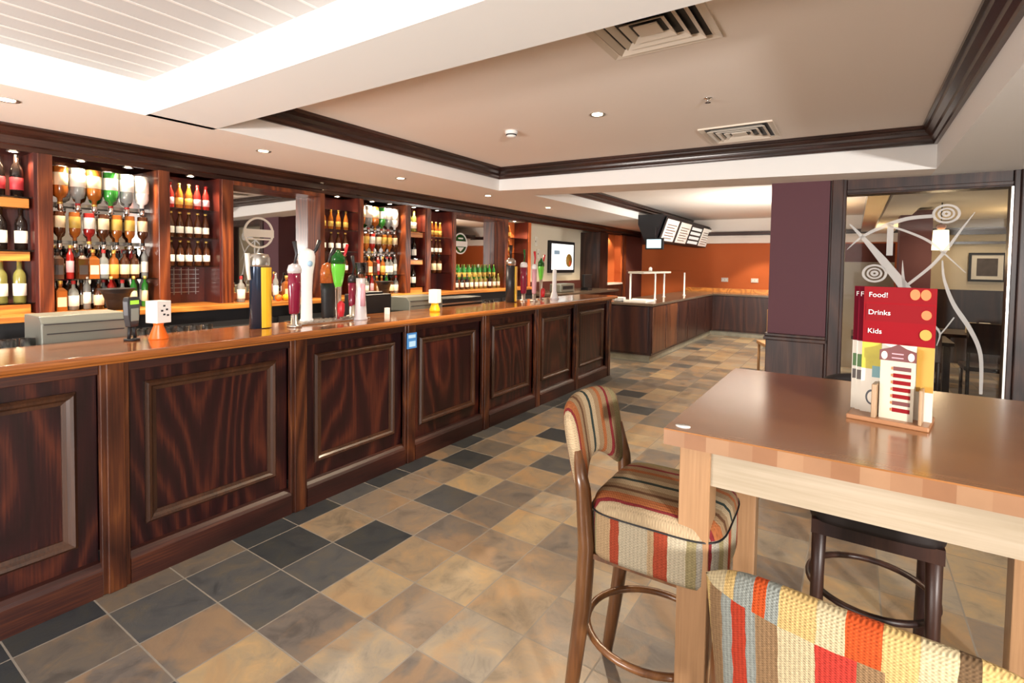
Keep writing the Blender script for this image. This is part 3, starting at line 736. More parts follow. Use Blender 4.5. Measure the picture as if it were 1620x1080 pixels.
for z in (1.87, 1.63, 1.38): shelf(H_, 5.14, 5.58, z)
for zz, ks, nm in ((1.87, ['yellowbeer'] * 4, 'top shelf'), (1.63, ['beer'] * 4, 'middle shelf'), (1.38, ['rum'] * 3, 'lower shelf')):
    row(ks, 5.16, 5.5, -4.86, zz, nm + ' of the right beer unit', 'bottles in the right beer unit', .9, .003)
I_ = mirror_bay(5.66, 6.89, 'wide mirror with a dark green and white round sign'); post(6.89, 6.98, I_)
round_sign(6.02, 1.81, .16, 'round dark green and white brewery badge on the right mirror', True)
bx('step', 'back_wood', XK + .09, -4.84, 5.66, 6.89, 1.125, 1.27, I_)
row(['wine'] * 3 + ['goldwine'] * 4 + ['wine'] + ['goldwine'] * 2, 5.7, 6.85, -4.79, 1.125, 'counter before right mirror', 'wine bottles below the right mirror', .75, .004)
row(['ywine'] * 9, 5.72, 6.85, -4.88, 1.27, 'raised step below right mirror', 'wine bottles below the right mirror', .75, .004)
J = unit('niche_unit', 6.98, 7.62, 'orange-lit niche with golden bottles at the right end of the back bar', 'orange_wall'); post(7.62, 7.7, J)
J.children[1].data.materials[0] = MATS['orange_wall']
for z in (1.95, 1.7, 1.45): shelf(J, 6.98, 7.6, z)
for zz, nm in ((1.95, 'top shelf'), (1.7, 'middle shelf'), (1.45, 'lower shelf')):
    row(['yellowbeer'] * 2, 7.0, 7.25, -4.86, zz, nm + ' of the orange niche', 'bottles in the orange niche', .92, .003)
for k_, (t_, u_) in TPL.items():
    if not u_:
        for c_ in list(t_.children): bpy.data.objects.remove(c_)
        bpy.data.objects.remove(t_)
# extra posts and wall beyond
struct(bx('wall_left', 'cream_wall', -5.3, -5.2, 7.7, 10.6 + .9, 1.17, 2.4))
struct(bx('wall_left', 'brown_wall', -5.3, -5.18, 7.7, 11.5, 0, 1.17))
struct(bx('wall_left', 'frame_wood', -5.3, -4.72, 10.62, 11.07, 0, 2.25))
struct(bx('wall_left', 'orange_wall', -5.0, -4.9, 11.07, 12.0, 1.1, 2.25))
struct(bx('wall_left', 'orange_wall', -4.9, -4.74, 11.9, 12.0, 1.1, 2.25))
struct(bx('trim_16', 'ceil_warm', -4.9, -4.7, 11.07, 11.95, 1.06, 1.1))
struct(bx('wall_left', 'servery_wood', -5.0, -4.72, 11.07, 12.0, 0, 1.06))
struct(bx('trim_17', 'back_wood', -4.9, -4.70, 12.0, 12.15, 0, 2.25))
struct(bx('wall_left', 'brown_wall', -4.9, -4.72, 12.15, 13.4, 0, 2.25))
# TV and posters
t = empty('wall_television', (-5.2, 9.66, 1.675), 0, 'white lit screen with a food picture on the cream wall', 'television')
bx('casing', 'black', 0, .06, -.56, .56, -.335, .33, t, .01)
bx('screen', 'screen_white', .06, .063, -.49, .49, -.27, .27, t)
m = MB(); m.lathe([(.14, 0), (.14, .003)], 20, (.063, .28, -.07), axis='X'); m.build('screen_picture', 'menu_gold', t)
m = MB(); m.lathe([(.06, 0), (.06, .003)], 20, (.066, .33, -.13), axis='X'); m.build('screen_picture', 'menu_orange', t)
bx('screen_caption', 'sky_card', .063, .066, -.38, -.15, .05, .13, t)
for y, z, h, lb in ((8.62, 1.96, .14, 'small grey framed notice left of the white screen'), (8.72, 1.72, .14, 'lower small framed notice left of the white screen'),
                    (10.85, 1.83, .26, 'upper red-brown picture right of the white screen'), (10.85, 1.5, .26, 'lower red-brown picture right of the white screen')):
    p = picture((-5.2, y, z), h * 1.2, h + .08, lb, rz=PI / 2, mats=('offwhite', 'l_pink' if y > 10 else 'offwhite', 'l_red' if y > 10 else 'pic_dark'))
    for c in p.children: c.scale = (1, .6, 1)
    if y < 10: p.scale = (.6, 1, .8)

# ------------------------------------------------------------------ things on the bar
def tap_label(s): return s
# 1 twin column tap
t = empty('beer_tap', (-3.05, 1.77, 1.10), .25, 'thick tap column with dark blue and golden yellow halves, leftmost on the bar', 'beer tap', 'beer taps')
m = MB(); m.lathe([(.062, 0), (.06, .38), (.062, .40)], 20, (0, 0, 0), sx=.8, sy=1); m.build('column', 'tap_blue', t)
m = MB(); 
m.prism([(.02 + .042 * math.cos(a), .014 + .05 * math.sin(a)) for a in [i * PI / 8 for i in range(16)]], lambda p: (p[0], p[1], .005), lambda p: (p[0], p[1], .375)); m.build('gold_panel', 'tap_gold', t)  # golden yellow half of the column, plain coloured panel
m = MB(); m.lathe([(.064, .38), (.067, .39), (.067, .43), (.055, .455), (.02, .46)], 20, sx=.85, sy=1); m.build('cap', 'steel', t)
m = MB(); m.tube([(.0, -.075, .30), (.0, -.085, .36), (.0, -.09, .46)], [.01, .012, .016], 8); m.build('tap_handle', 'offwhite', t)
# 2 maroon
def slim_tap(x, y, rz, lb, colm, topm, h=.34, w=.042, handle='dark_metal', basem='steel'):
    t = empty('beer_tap', (x, y, 1.10), rz, lb, 'beer tap', 'beer taps')
    m = MB(); m.lathe([(.045, 0), (.045, .012), (.022, .02), (.02, .10)], 16); m.build('base', basem, t)
    m = MB(); m.lathe([(w * .78, .085), (w * .85, .10), (w, .26), (w, h)], 18, sx=.7); m.build('badge_panel', colm, t)
    m = MB(); m.lathe([(w * 1.05, h), (w * 1.12, h + .02), (w * .9, h + .05), (w * .3, h + .06)], 18, sx=.7); m.build('cap', topm, t)
    m = MB(); m.tube([(0, .0, h + .05), (.0, .015, h + .12), (0, .0, h + .20)], [.008, .009, .014], 8); m.build('tap_handle', handle, t)
    return t
slim_tap(-2.93, 1.93, 0, 'maroon tap font with silver crown top and dark handle', 'tap_maroon', 'tap_silver')
# 3 white font
t = empty('beer_tap', (-3.08, 2.12, 1.10), 0, 'tall white tapered tap font with rounded head', 'beer tap', 'beer taps')
m = MB(); m.lathe([(.05, 0), (.05, .02), (.042, .03), (.040, .22), (.046, .33), (.060, .41), (.062, .45), (.052, .485), (.02, .50)], 24, sx=.65); m.build('body', 'tap_white', t)
m = MB(); m.lathe([(.02, 0), (.02, .004)], 16, (.036, 0, .40), axis='X'); m.build('badge', 'sky_card', t)
m = MB(); m.tube([(0, .03, .45), (0, .075, .50), (0, .10, .56)], [.01, .012, .015], 8); m.build('tap_handle', 'dark_metal', t)
# 4 dark lens tap
t = empty('beer_tap', (-3.17, 2.36, 1.10), 0, 'black tap font with orange and brown upper badge', 'beer tap', 'beer taps')
m = MB(); m.lathe([(.05, 0), (.05, .02), (.055, .03), (.06, .20), (.065, .26)], 20, sx=.5); m.build('body', 'black', t)
m = MB(); m.lathe([(.064, .26), (.066, .34), (.05, .39), (.01, .41)], 20, sx=.5); m.build('badge', 'tap_orange', t)
m = MB(); m.tube([(0, 0, .40), (0, .02, .46), (0, .05, .51)], [.01, .014, .017], 8); m.build('tap_handle', 'dark_metal', t)
# 5 green lens
def green_tap(x, y, lb, s=1):
    t = empty('beer_tap', (x, y, 1.10), 0, lb, 'beer tap', 'beer taps'); t.scale = (s, s, s)
    m = MB(); m.lathe([(.05, 0), (.05, .012), (.02, .02), (.026, .24)], 16, sx=.7); m.build('stem', 'chrome', t)
    m = MB(); m.lathe([(.012, .19), (.040, .28), (.055, .36), (.058, .41), (.05, .45), (.02, .475)], 20, sx=.5); m.build('lens_badge', 'green_lens', t)
    m = MB(); m.lathe([(.06, .40), (.054, .45), (.022, .48), (.012, .50)], 20, sx=.52); m.build('lens_rim', 'green_dark', t)
    m = MB(); m.lathe([(.018, .0), (.026, .04), (.026, .09), (.01, .11)], 14, (.03, 0, .03)); m.build('nozzle', 'red_paint', t)
    m = MB(); m.tube([(0, .035, .42), (0, .06, .48), (0, .075, .54)], [.008, .01, .014], 8); m.build('tap_handle', 'red_paint', t)
    return t
green_tap(-3.02, 2.33, 'bright green lens-shaped tap badge on a chrome stem')
slim_tap(-3.14, 2.55, 0, 'dark red tap font between the green badge and the clear column', 'tap_maroon', 'dark_metal', .26, .035)
t = empty('beer_tap', (-2.95, 2.47, 1.10), 0, 'pale silvery tap column with flared clear top', 'beer tap', 'beer taps')
m = MB(); m.lathe([(.055, 0), (.055, .01), (.048, .02), (.034, .22), (.036, .30)], 20, sx=.8); m.build('column', 'tap_silver', t)
m = MB(); m.lathe([(.036, .30), (.036, .33), (.048, .41), (.046, .412), (.03, .33)], 20, sx=.8); m.build('clear_top', 'glassware', t)
m = MB(); m.lathe([(.020, .1), (.018, .26)], 12, (.028, -.006, 0)); m.build('badge', 'l_pink', t)
# drip tray
t = empty('drip_tray', (-3.04, 2.26, 1.10), 0, 'chrome drip tray under the white and green taps', 'drip tray')
bx('tray', 'chrome', -.07, .09, -.27, .30, .0, .012, t, .004); 
m = MB()
for k in range(14): m.box(-.06, .08, -.25 + k * .038, -.235 + k * .038, .012, .016)
m.build('grille', 'steel', t)
# second group
t = empty('beer_tap', (-3.1, 4.63, 1.10), .2, 'grey and gold tap column at the far tap group, nearest the camera', 'beer tap', 'beer taps')
m = MB(); m.lathe([(.062, 0), (.06, .40)], 18, sx=.8); m.build('column', 'dark_metal', t)
m = MB(); m.box(.02, .06, .01, .05, .01, .39); m.build('gold_panel', 'tap_gold', t)  # gold strip of the column, plain coloured panel
m = MB(); m.lathe([(.066, .40), (.066, .45), (.03, .48)], 18, sx=.85); m.build('cap', 'steel', t)
m = MB(); m.tube([(0, .0, .47), (0, .0, .62)], [.012, .02], 8); m.build('tap_handle', 'stool_dark', t)
slim_tap(-3.1, 4.9, 0, 'dark maroon tap font with big white head in the far tap group', 'tap_maroon', 'tap_white', .38, .05, 'green_dark')
slim_tap(-2.98, 4.93, 0, 'slim pale pink tap font in the far tap group', 'l_pink', 'tap_white', .36, .035, 'red_paint')
green_tap(-3.08, 5.25, 'green lens tap badge in the far tap group', .98)
t = empty('beer_tap', (-2.98, 5.40, 1.10), 0, 'slim white tapered tap font, last before the white screen', 'beer tap', 'beer taps')
m = MB(); m.lathe([(.075, 0), (.06, .03), (.035, .10), (.032, .34), (.02, .36)], 18, sx=.7); m.build('body', 'tap_white', t)
# card terminal
t = empty('card_terminal', (-3.06, 1.10, 1.10), .5, 'dark grey card machine with lit green display', 'card machine')
m = MB(); m.prism([(-.025, .07), (.025, .07), (.036, .13), (.04, .20), (.034, .222), (-.034, .222), (-.04, .20), (-.036, .13)], lambda p: (-.016, p[0], p[1]), lambda p: (.016, p[0], p[1])); m.build('body', 'dark_metal', t, bevel=.005)
bx('display', 'screen_green', .016, .018, -.026, .026, .185, .205, t); bx('keypad', 'till_steel', .016, .019, -.024, .024, .10, .165, t, .002)
m = MB()
for a in (-.02, .02): m.tube([(0, a, 0), (0, a * .6, .08)], .008, 6)
m.lathe([(.035, 0), (.035, .01)], 14); m.build('stand', 'black', t)
# orange cone with white card cube
t = empty('dispenser', (-3.02, 1.205, 1.10), .3, 'orange cone-shaped holder carrying a white printed card cube', 'card holder')
m = MB(); m.lathe([(.045, 0), (.045, .006), (.022, .07), (.024, .082)], 20); m.build('cone', 'orange_plastic', t)
bx('card_cube', 'white', -.04, .04, -.04, .04, .085, .20, t, .003)
m = MB(); 
for a, b in ((.0, .17), (.015, .15), (-.012, .145), (.02, .12), (.0, .125)): m.box(.0402, .0412, a - .006, a + .006, b, b + .009)
m.build('printed_mark', 'black', t)
t = empty('table_lamp', (-2.97, 3.28, 1.10), .3, 'white printed card cube on a glowing yellow stand on the bar', 'card holder')
m = MB(); m.lathe([(.042, 0), (.045, .02), (.03, .06), (.03, .075)], 18); m.build('stand', 'yellow_glow', t); bx('card_cube', 'white', -.038, .038, -.045, .045, .075, .19, t, .003)
# small white box
tag(bx('paper_cup', 'white', -3.13, -3.10, 2.86, 2.89, 1.10, 1.15), 'tiny white cup on the bar in front of the black machine', 'cup')
# tills
def till(x, y, L, h, lb):
    t = empty('cash_till', (x, y, .88), 0, lb, 'till', 'tills behind the bar')
    m = MB(); pr = [(-.14, 0), (.14, 0), (.13, h * .90), (.09, h), (-.14, h)]
    m.prism(pr, lambda p: (p[0], -L / 2, p[1]), lambda p: (p[0], L / 2, p[1])); m.build('housing', 'till_steel', t, bevel=.006)
    m = MB(); m.box(.128, .139, -L / 2 + .01, L / 2 - .01, h * .885, h * .90); m.box(.128, .138, -L / 2 + .02, L / 2 - .02, h * .745, h * .76); m.build('ridge', 'dark_metal', t)
    return t
till(-3.42, .985, .36, .345, 'grey sloping-topped till behind the left end of the bar')
till(-3.42, 3.52, .44, .325, 'grey sloping-topped till behind the middle of the bar')
t = empty('coffee_machine', (-3.5, 3.03, .88), 0, 'black boxy machine behind the bar left of the middle till', 'machine')
bx('housing', 'black', -.13, .1, -.17, .16, 0, .36, t, .01); bx('lid', 'dark_metal', -.1, .06, -.1, .1, .36, .38, t, .006)
t = empty('glass_washer', (-3.5, 4.15, .88), 0, 'low dark machine with steel rails behind the bar', 'machine')
bx('housing', 'black', -.13, .12, -.34, .34, 0, .28, t, .01)
for z in (.16, .22): bx('rail', 'steel', .12, .135, -.33, .33, z, z + .015, t)
# ice buckets on the back counter
for y, lb in ((1.58, 'black ice bucket on the back counter below the left spirit display'), (4.25, 'black ice bucket on the back counter below the right spirit display')):
    t = empty('ice_bucket', (-4.66, y, 1.125), 0, lb, 'bucket', 'ice buckets on the back counter')
    m = MB(); m.lathe([(.055, 0), (.085, .12), (.115, .155), (.12, .16), (.10, .15), (.05, .01)], 24, sx=.7); m.build('bowl', 'black', t)
    m = MB(); m.lathe([(.118, .158), (.122, .16), (.122, .165), (.117, .165)], 24, sx=.7); m.build('rim', 'dark_metal', t)
# fruit and baskets on the back counter seen between taps
for k, (y, mt, lb) in enumerate([(2.78, 'yellow_glow', 'yellow lemon on the back counter below the large mirror'), (2.88, 'orange_plastic', 'orange fruit on the back counter below the large mirror'), (2.96, 'yellow_glow', 'second yellow lemon beside the orange fruit'), (2.84, 'b_red', 'red apple behind the orange fruit')]):
    m = MB(); m.lathe([(.008, 0), (.028, .012), (.036, .034), (.028, .056), (.008, .066)], 14); tag(m.build('fruit', mt, loc=(-4.63 - (k == 3) * .1, y, 1.125)), lb, 'fruit', 'fruit on the back counter')
rnd = random.Random(5)
for k in range(7):
    bot(['vodka', 'brandy', 'rum', 'slimclear', 'whisky', 'liqueur', 'wine'][k], -4.75, 2.58 + k * .115, 1.125, ordn(k) + ' from left before the large mirror', 'bottles in front of the large mirror', .85)
# upturned glasses behind the bar
gl = None; spots = [(-3.36, y) for y in (.56, .63, .70, .77)] + [(-3.30, y) for y in (1.235, 1.30, 1.37, 1.44, 1.51)] + [(-3.37, 1.27), (-3.37, 1.34), (-3.37, 1.41), (-3.3, 1.58), (-3.3, 4.55), (-3.3, 4.48)]
for k, (x, y) in enumerate(spots):
    if gl is None:
        gl = tag(MB().lathe([(.036, 0), (.036, .004), (.030, .12), (.028, .12), (.028, .115), (.034, .006)], 16).build('drinking_glass', 'glassware', loc=(x, y, 1.0)), 'x', 'glass', 'glasses behind the bar')
        o = gl
    else: o = gl.copy(); C.objects.link(o); o.location = (x, y, 1.0)
    o['label'] = 'upturned drinking glass %s from the left in the rack behind the bar' % (ordn(k) if k < 14 else 'last')
t = empty('glass_rack', (-3.36, 1.1, .88), 0, 'steel glass rack behind the left part of the bar', 'rack')
bx('rack_shelf', 'steel', -.08, .12, -.62, -.19, .10, .12, t); bx('rack_shelf', 'steel', -.08, .12, .09, .56, .10, .12, t)
for y in (-.6, -.22, .12, .54): bx('rack_leg', 'steel', -.07, -.05, y, y + .02, 0, .10, t)
t2 = empty('glass_rack', (-3.3, 4.51, .88), 0, 'small steel glass rack near the far tap group', 'rack')
bx('rack_shelf', 'steel', -.06, .06, -.08, .10, .10, .12, t2); bx('rack_leg', 'steel', -.05, .05, -.01, .01, 0, .10, t2)
# things beyond the taps near the right end
t = empty('printer', (-4.55, 8.55, 1.0), 0, 'grey receipt printer on the counter below the white screen', 'printer'); bx('housing', 'till_steel', -.12, .12, -.28, .28, 0, .16, t, .02); bx('paper_slot', 'black', .12, .125, -.2, .2, .06, .12, t)
t = empty('monitor_stand', (-4.55, 9.6, 1.0), 0, 'black screen on a stand at the counter end', 'monitor'); bx('screen_back', 'black', -.03, .03, -.16, .2, .05, .32, t, .01); bx('base', 'black', -.08, .08, -.1, .1, 0, .05, t)
t = empty('low_counter', (-4.75, 9.2, 0), 0, 'dark counter below the cream wall and white screen', 'counter'); bx('worktop', 'granite', -.42, .5, -1.45, 1.4, .96, 1.0, t); bx('cabinet', 'servery_wood', -.42, .46, -1.45, 1.4, 0, .96, t)

# ------------------------------------------------------------------ servery
SX, SY, SF = -2.60, 7.86, 11.95
t = empty('servery_counter', (SX, SY, 0), 0, 'L-shaped dark wood servery counter on a slate plinth with stone top', 'counter')
def sv(o): o.location = (-SX, -SY, 0); return o
sv(MB().box(SX - .75, SX - .03, SY + .03, SF + .75, 0, .105).box(SX - .03, 0.2, SF + .03, SF + .75, 0, .105).build('plinth', 'slate_plinth', t))
sv(MB().box(SX - .75, SX, SY, SF + .75, .105, .885).box(SX, 0.2, SF, SF + .75, .105, .885).build('cabinet', 'servery_wood', t))
n = 6
for k in range(n):
    y0 = SY + .02 + k * (SF - SY) / n; y1 = y0 + (SF - SY) / n - .03
    m = MB(); m.box(SX, SX + .016, y0, y1, .14, .87); sv(m.build('door', 'servery_light' if k < 2 else 'servery_wood', t, bevel=.004))
for k in range(4):
    x0 = SX + .08 + k * .62
    sv(MB().box(x0, x0 + .58, SF - .016, SF, .14, .87).build('door', 'servery_wood', t, bevel=.004))
sv(MB().box(SX - .70, SX - .05, SY - .016, SY, .14, .87).build('end_panel', 'servery_wood', t, bevel=.004))
pr = [(SX - .78, .885), (SX + .03, .885), (SX + .03, .925), (SX - .78, .925)]
sv(MB().box(SX - .78, SX + .03, SY - .03, SF + .78, .885, .925).box(SX + .03, .2, SF - .03, SF + .78, .885, .925).build('stone_top', 'granite', t, bevel=.004))
sv(MB().box(SX - .78, .2, SF + .76, SF + .9, .925, 1.01).build('upstand', 'shelf_wood', t))
# carvery gantry with posts and heat lamps
t = empty('servery_gantry', (-3.0, 8.6, .925), 0, 'white post gantry with glass shelf above the servery', 'gantry')
P = [(0, 0), (0, 1.05), (.15, 1.9), (.15, 3.0)]
pts = [(-3.14, 8.35), (-2.88, 8.85), (-3.0, 9.75), (-2.85, 10.6)]
for i, (x, y) in enumerate(pts):
    m = MB(); m.lathe([(.03, 0), (.03, .01), (.016, .012), (.016, .46)], 10, (x + 3.0, y - 8.6, 0)); m.build('post', 'white', t)
MB().box(-.18, .1, -.28, 1.25, .455, .49).build('lamp_canopy', 'offwhite', t, bevel=.01)
MB().box(-.22, .28, -.3, 2.1, .50, .506).build('glass_shelf', 'glass', t)
MB().lathe([(.03, 0), (.03, .05), (.01, .07)], 12, (-.02, .4, .50)).build('lamp_top', 'white', t)
for x, y, w, l, lb in ((-2.93, 8.2, .38, .42, 'flat white tray on the near end of the servery'), (-3.22, 8.05, .2, .25, 'stack of white plates at the servery corner')):
    t = empty('serving_tray' if w > .3 else 'plate_stack', (x, y, .925), 0, lb, 'tray' if w > .3 else 'plates')
    if w > .3:
        bx('tray_base', 'white', -w / 2, w / 2, -l / 2, l / 2, 0, .02, t, .005)
        MB().box(-w / 2, w / 2, -l / 2, -l / 2 + .02, .02, .035).box(-w / 2, w / 2, l / 2 - .02, l / 2, .02, .035).build('tray_rim', 'white', t)
    else:
        for k in range(5): MB().lathe([(.06, 0), (.11, .014), (.112, .018), (.06, .010)], 20, (0, 0, k * .012)).build('plate', 'white', t)
# hanging menu boards
hb = empty('menu_board_housing', (-3.2, 11.0, 2.2), 0, 'black box housing carrying the hanging menu boards', 'housing')
MB().prism([(-.25, .28), (.24, .28), (.06, -.22), (-.12, -.22), (-.25, .1)], lambda p: (p[0], -1.5, p[1]), lambda p: (p[0], 2.25, p[1])).build('box', 'black', hb)
for k in range(4):
    y = -1.36 + k * .93; y += 11.0
    t = empty('menu_board', (-3.04, y, 2.22), 0, ['illuminated cream menu board closest to the camera in the hanging row', 'illuminated cream menu board second in the hanging row', 'illuminated menu board with white price bands, third in the hanging row', 'illuminated cream menu board at the far end of the hanging row'][k], 'menu board', 'hanging menu boards')
    def q(u, a, d): return (.0 + .16 * (a - .5) + d, u, -.23 + a * .46 - d * .35)
    def panel(u0, u1, a0, a1, d, nm, mt):
        m = MB(); m.add([q(u, a, dd) for dd in (d, d + .008) for u, a in ((u0, a0), (u1, a0), (u1, a1), (u0, a1))],
                        [(0, 1, 2, 3), (4, 5, 6, 7), (0, 1, 5, 4), (1, 2, 6, 5), (2, 3, 7, 6), (3, 0, 4, 7)]); return m.build(nm, mt, t)
    panel(-.02, .90, 0, 1, .02, 'frame', 'black')
    if k == 2:
        for j in range(4): panel(.04, .84, .1 + j * .21, .1 + j * .21 + .13, .032, 'lit_band', 'screen_line')
    else:
        panel(.06, .82, .06, .94, .032, 'lit_face', 'screen_menu')
        for j in range(6): panel(.14, .62 + .1 * (j % 2), .16 + j * .11, .19 + j * .11, .041, 'menu_line', 'menu_brown')
t = empty('order_screen', (-3.08, 9.35, 1.93), .0, 'small pale blue order screen hanging below the menu boards', 'screen')
bx('casing', 'black', -.17, .17, 0, .05, -.11, .1, t, .008); bx('screen', 'screen_blue', -.14, .13, -.004, 0, -.085, .075, t); bx('bracket', 'black', -.015, .015, .01, .04, .1, .3, t)
# sockets on the orange wall
for x, lb in ((-2.62, 'white socket on the orange wall, left one'), (-1.95, 'white socket on the orange wall, right one')):
    t = empty('wall_socket', (x, 13.35, 1.2), 0, lb, 'socket', 'sockets on the orange wall'); bx('plate', 'socket', -.08, .08, -.012, 0, -.05, .05, t, .004); MB().box(-.05, -.02, -.016, -.012, -.02, .02).box(.02, .05, -.016, -.012, -.02, .02).build('switch', 'white', t)

# ------------------------------------------------------------------ ceiling fittings
def downlight(x, y, z, lb, r=.045, group='ceiling downlights', glow='lamp_glow'):
    t = empty('downlight', (x, y, z), 0, lb, 'downlight', group)
    m = MB(); m.lathe([(r, -.001), (r * 1.25, -.004), (r * 1.25, 0), (r, 0)], 20); m.build('bezel', 'steel', t)
    m = MB(); m.lathe([(r * .15, -.006), (r * .8, -.003), (r * .82, 0)], 18); m.build('bulb', glow, t)
    return t
def spot(x, y, z, e, ang=75, col=(1, .80, .56), blend=.35, r=.03, rot=(0, 0, 0)):
    l = bpy.data.lights.new('spot', 'SPOT'); l.energy = e; l.color = col; l.spot_size = math.radians(ang); l.spot_blend = blend; l.shadow_soft_size = r
    o = bpy.data.objects.new('spot', l); C.objects.link(o); o.location = (x, y, z); o.rotation_euler = rot; return o
for k, y in enumerate((.85, 2.36, 3.87, 5.42, 7.0)):
    downlight(-4.0, y, ZS, 'recessed soffit downlight above the bar, %s from the left' % ordn(k)); spot(-4.0, y, ZS - .03, 160, 115)
for k, (x, y, z) in enumerate([(-4.0, 8.6, ZS), (-4.0, 10.2, ZS), (-4.0, 11.8, ZS)]): spot(x, y, z - .03, 110, 110)
downlight(-1.656, 3.627, T, 'bright recessed downlight in the raised tray ceiling', .05); spot(-1.656, 3.627, T - .03, 250, 105, r=.03)
t = empty('sprinkler', (-.858, 3.656, T), 0, 'tiny bright sprinkler head in the tray ceiling near the square vent', 'sprinkler'); MB().lathe([(.03, 0), (.03, -.006), (.008, -.01), (.008, -.03), (.02, -.032)], 12).build('head', 'chrome', t)
t = empty('smoke_detector', (-2.49, 3.70, T), 0, 'small white smoke detector on the tray ceiling', 'smoke detector')
MB().lathe([(.055, 0), (.055, -.02), (.045, -.026), (.04, -.05), (.02, -.056)], 20).build('body', 'white', t); MB().lathe([(.046, -.03), (.047, -.04)], 16).build('slots', 'black', t)
t = empty('smoke_detector', (-2.045, 6.4, T), 0, 'small pale detector on the servery ceiling', 'smoke detector'); MB().lathe([(.05, 0), (.05, -.02), (.02, -.04)], 16).build('body', 'white', t)
downlight(-1.3, 9.6, T, 'recessed downlight in the pale servery ceiling')
# square diffuser vents
def vent(x, y, z, L, lb):
    t = empty('ceiling_vent', (x, y, z), 0, lb, 'vent', 'square ceiling vents')
    for i, s in enumerate((1, .78, .58, .38)):
        h = L / 2 * s; w = .028 if i else .04; m = MB(); vs = []
        for sx, sy in ((-1, -1), (1, -1), (1, 1), (-1, 1)):
            vs += [(sx * h, sy * h, -.022 if i else -.012), (sx * (h - w), sy * (h - w), -.002), (sx * h, sy * h, -.026 if i else -.0), (sx * (h - w), sy * (h - w), -.006)]
        fs = []
        for c in range(4):
            a, b = c * 4, ((c + 1) % 4) * 4; fs += [(a, a + 1, b + 1, b), (a + 2, b + 2, b + 3, a + 3), (a, b, b + 2, a + 2), (a + 1, a + 3, b + 3, b + 1)]
        m.add(vs, fs); m.build('louvre' if i else 'frame', 'vent_grey', t)
    h = L / 2 * .2; MB().box(-h, h, -h, h, -.02, -.014).build('centre_plate', 'vent_grey', t)
    h = L / 2 * .96; MB().box(-h, h, -h, h, -.003, 0).build('duct_dark', 'black', t)  # flat black plate painting the darkness behind the louvres
    return t
vent(-.85, 2.42, T, .56, 'square ceiling vent beside the white beam, nearest the camera')
vent(-.84, 4.72, T, .56, 'square ceiling vent close to the far crown moulding')
t = empty('ceiling_vent', (-.82, 5.95, T - .09), 0, 'small white slotted vent beside the top of the purple pier', 'vent')
MB().box(-.12, .08, -.1, .1, 0, .02).build('frame', 'white', t)
for k in range(5): MB().box(-.11 + k * .038, -.09 + k * .038, -.09, .09, -.012, 0).build('slat', 'white', t)
# cabinet ceiling lights
for k, (y, e) in enumerate(((1.05, 6), (1.42, 9), (1.72, 9), (2.18, 8), (2.75, 3), (3.2, 3), (3.7, 8), (4.2, 9), (4.48, 9), (4.9, 6), (5.35, 8), (6.0, 4), (6.6, 4), (7.3, 12))):
    downlight(-4.82, y, 2.238, 'small cabinet spotlight under the back bar cornice, %s' % (ordn(k) + ' from the left'), .028, 'cabinet spotlights', 'lamp_glow_small')
    spot(-4.80, y, 2.225, e * 3.2, 130, r=.02, col=(1, .78, .5))
for y, e in ((1.4, 5), (1.75, 5), (2.18, 5), (3.7, 5), (4.2, 5), (4.5, 5), (5.35, 4)):
    pass
spot(-4.78, 11.5, 2.22, 14, 120)

# ------------------------------------------------------------------ high table
tb = empty('bar_table', (.085, 1.97, 0), 0, 'tall square poseur table with glossy reddish-brown top', 'table')
x0, x1, y0, y1 = -.435, .605, 1.445, 2.50
def tbb(o): o.location = (-.085, -1.97, 0); return o
tbb(MB().box(x0, x1, y0, y1, 1.056, 1.06).build('table_top', 'table_top', tb))
m = MB(); n = 18
for k in range(n):
    a = x0 + (x1 - x0) * k / n; b = x0 + (x1 - x0) * (k + 1) / n
    m.mi = k % 3; m.box(a, b, y0, y1, 1.014, 1.056)
MATS_E = ['edge_a', 'edge_b', 'edge_c']
plain('edge_a', (.27, .145, .08), .3, var=.15, bscale=15); plain('edge_b', (.235, .115, .06), .3, var=.15, bscale=15); plain('edge_c', (.30, .17, .095), .3, var=.15, bscale=15)
tbb(m.build('block_edge', MATS_E, tb))
LG = .085
for sx, sy in ((0, 0), (1, 0), (1, 1), (0, 1)):
    a = x0 + .035 if not sx else x1 - .035 - LG; b = y0 + .04 if not sy else y1 - .04 - LG
    tbb(MB().box(a, a + LG, b, b + LG, 0, 1.014).build('leg', 'table_leg', tb, bevel=.003))
A0, B0 = x0 + .035 + LG, y0 + .04 + LG
tbb(MB().box(A0, x1 - .035 - LG, y0 + .05, y0 + .07, .905, 1.014).build('apron', 'apron_wood', tb))
tbb(MB().box(A0, x1 - .035 - LG, y1 - .07, y1 - .05, .905, 1.014).build('apron', 'apron_wood', tb))
tbb(MB().box(x0 + .045, x0 + .065, B0, y1 - .04 - LG, .905, 1.014).build('apron', 'apron_wood', tb))
tbb(MB().box(x1 - .065, x1 - .045, B0, y1 - .04 - LG, .905, 1.014).build('apron', 'apron_wood', tb))
o = MB().lathe([(.019, 0), (.019, .002)], 24, sx=1.1, sy=.8).build('table_number_disc', 'white', loc=(-.394, 1.49, 1.06)); tag(o, 'small blank white disc at the near corner of the tall table', 'disc')

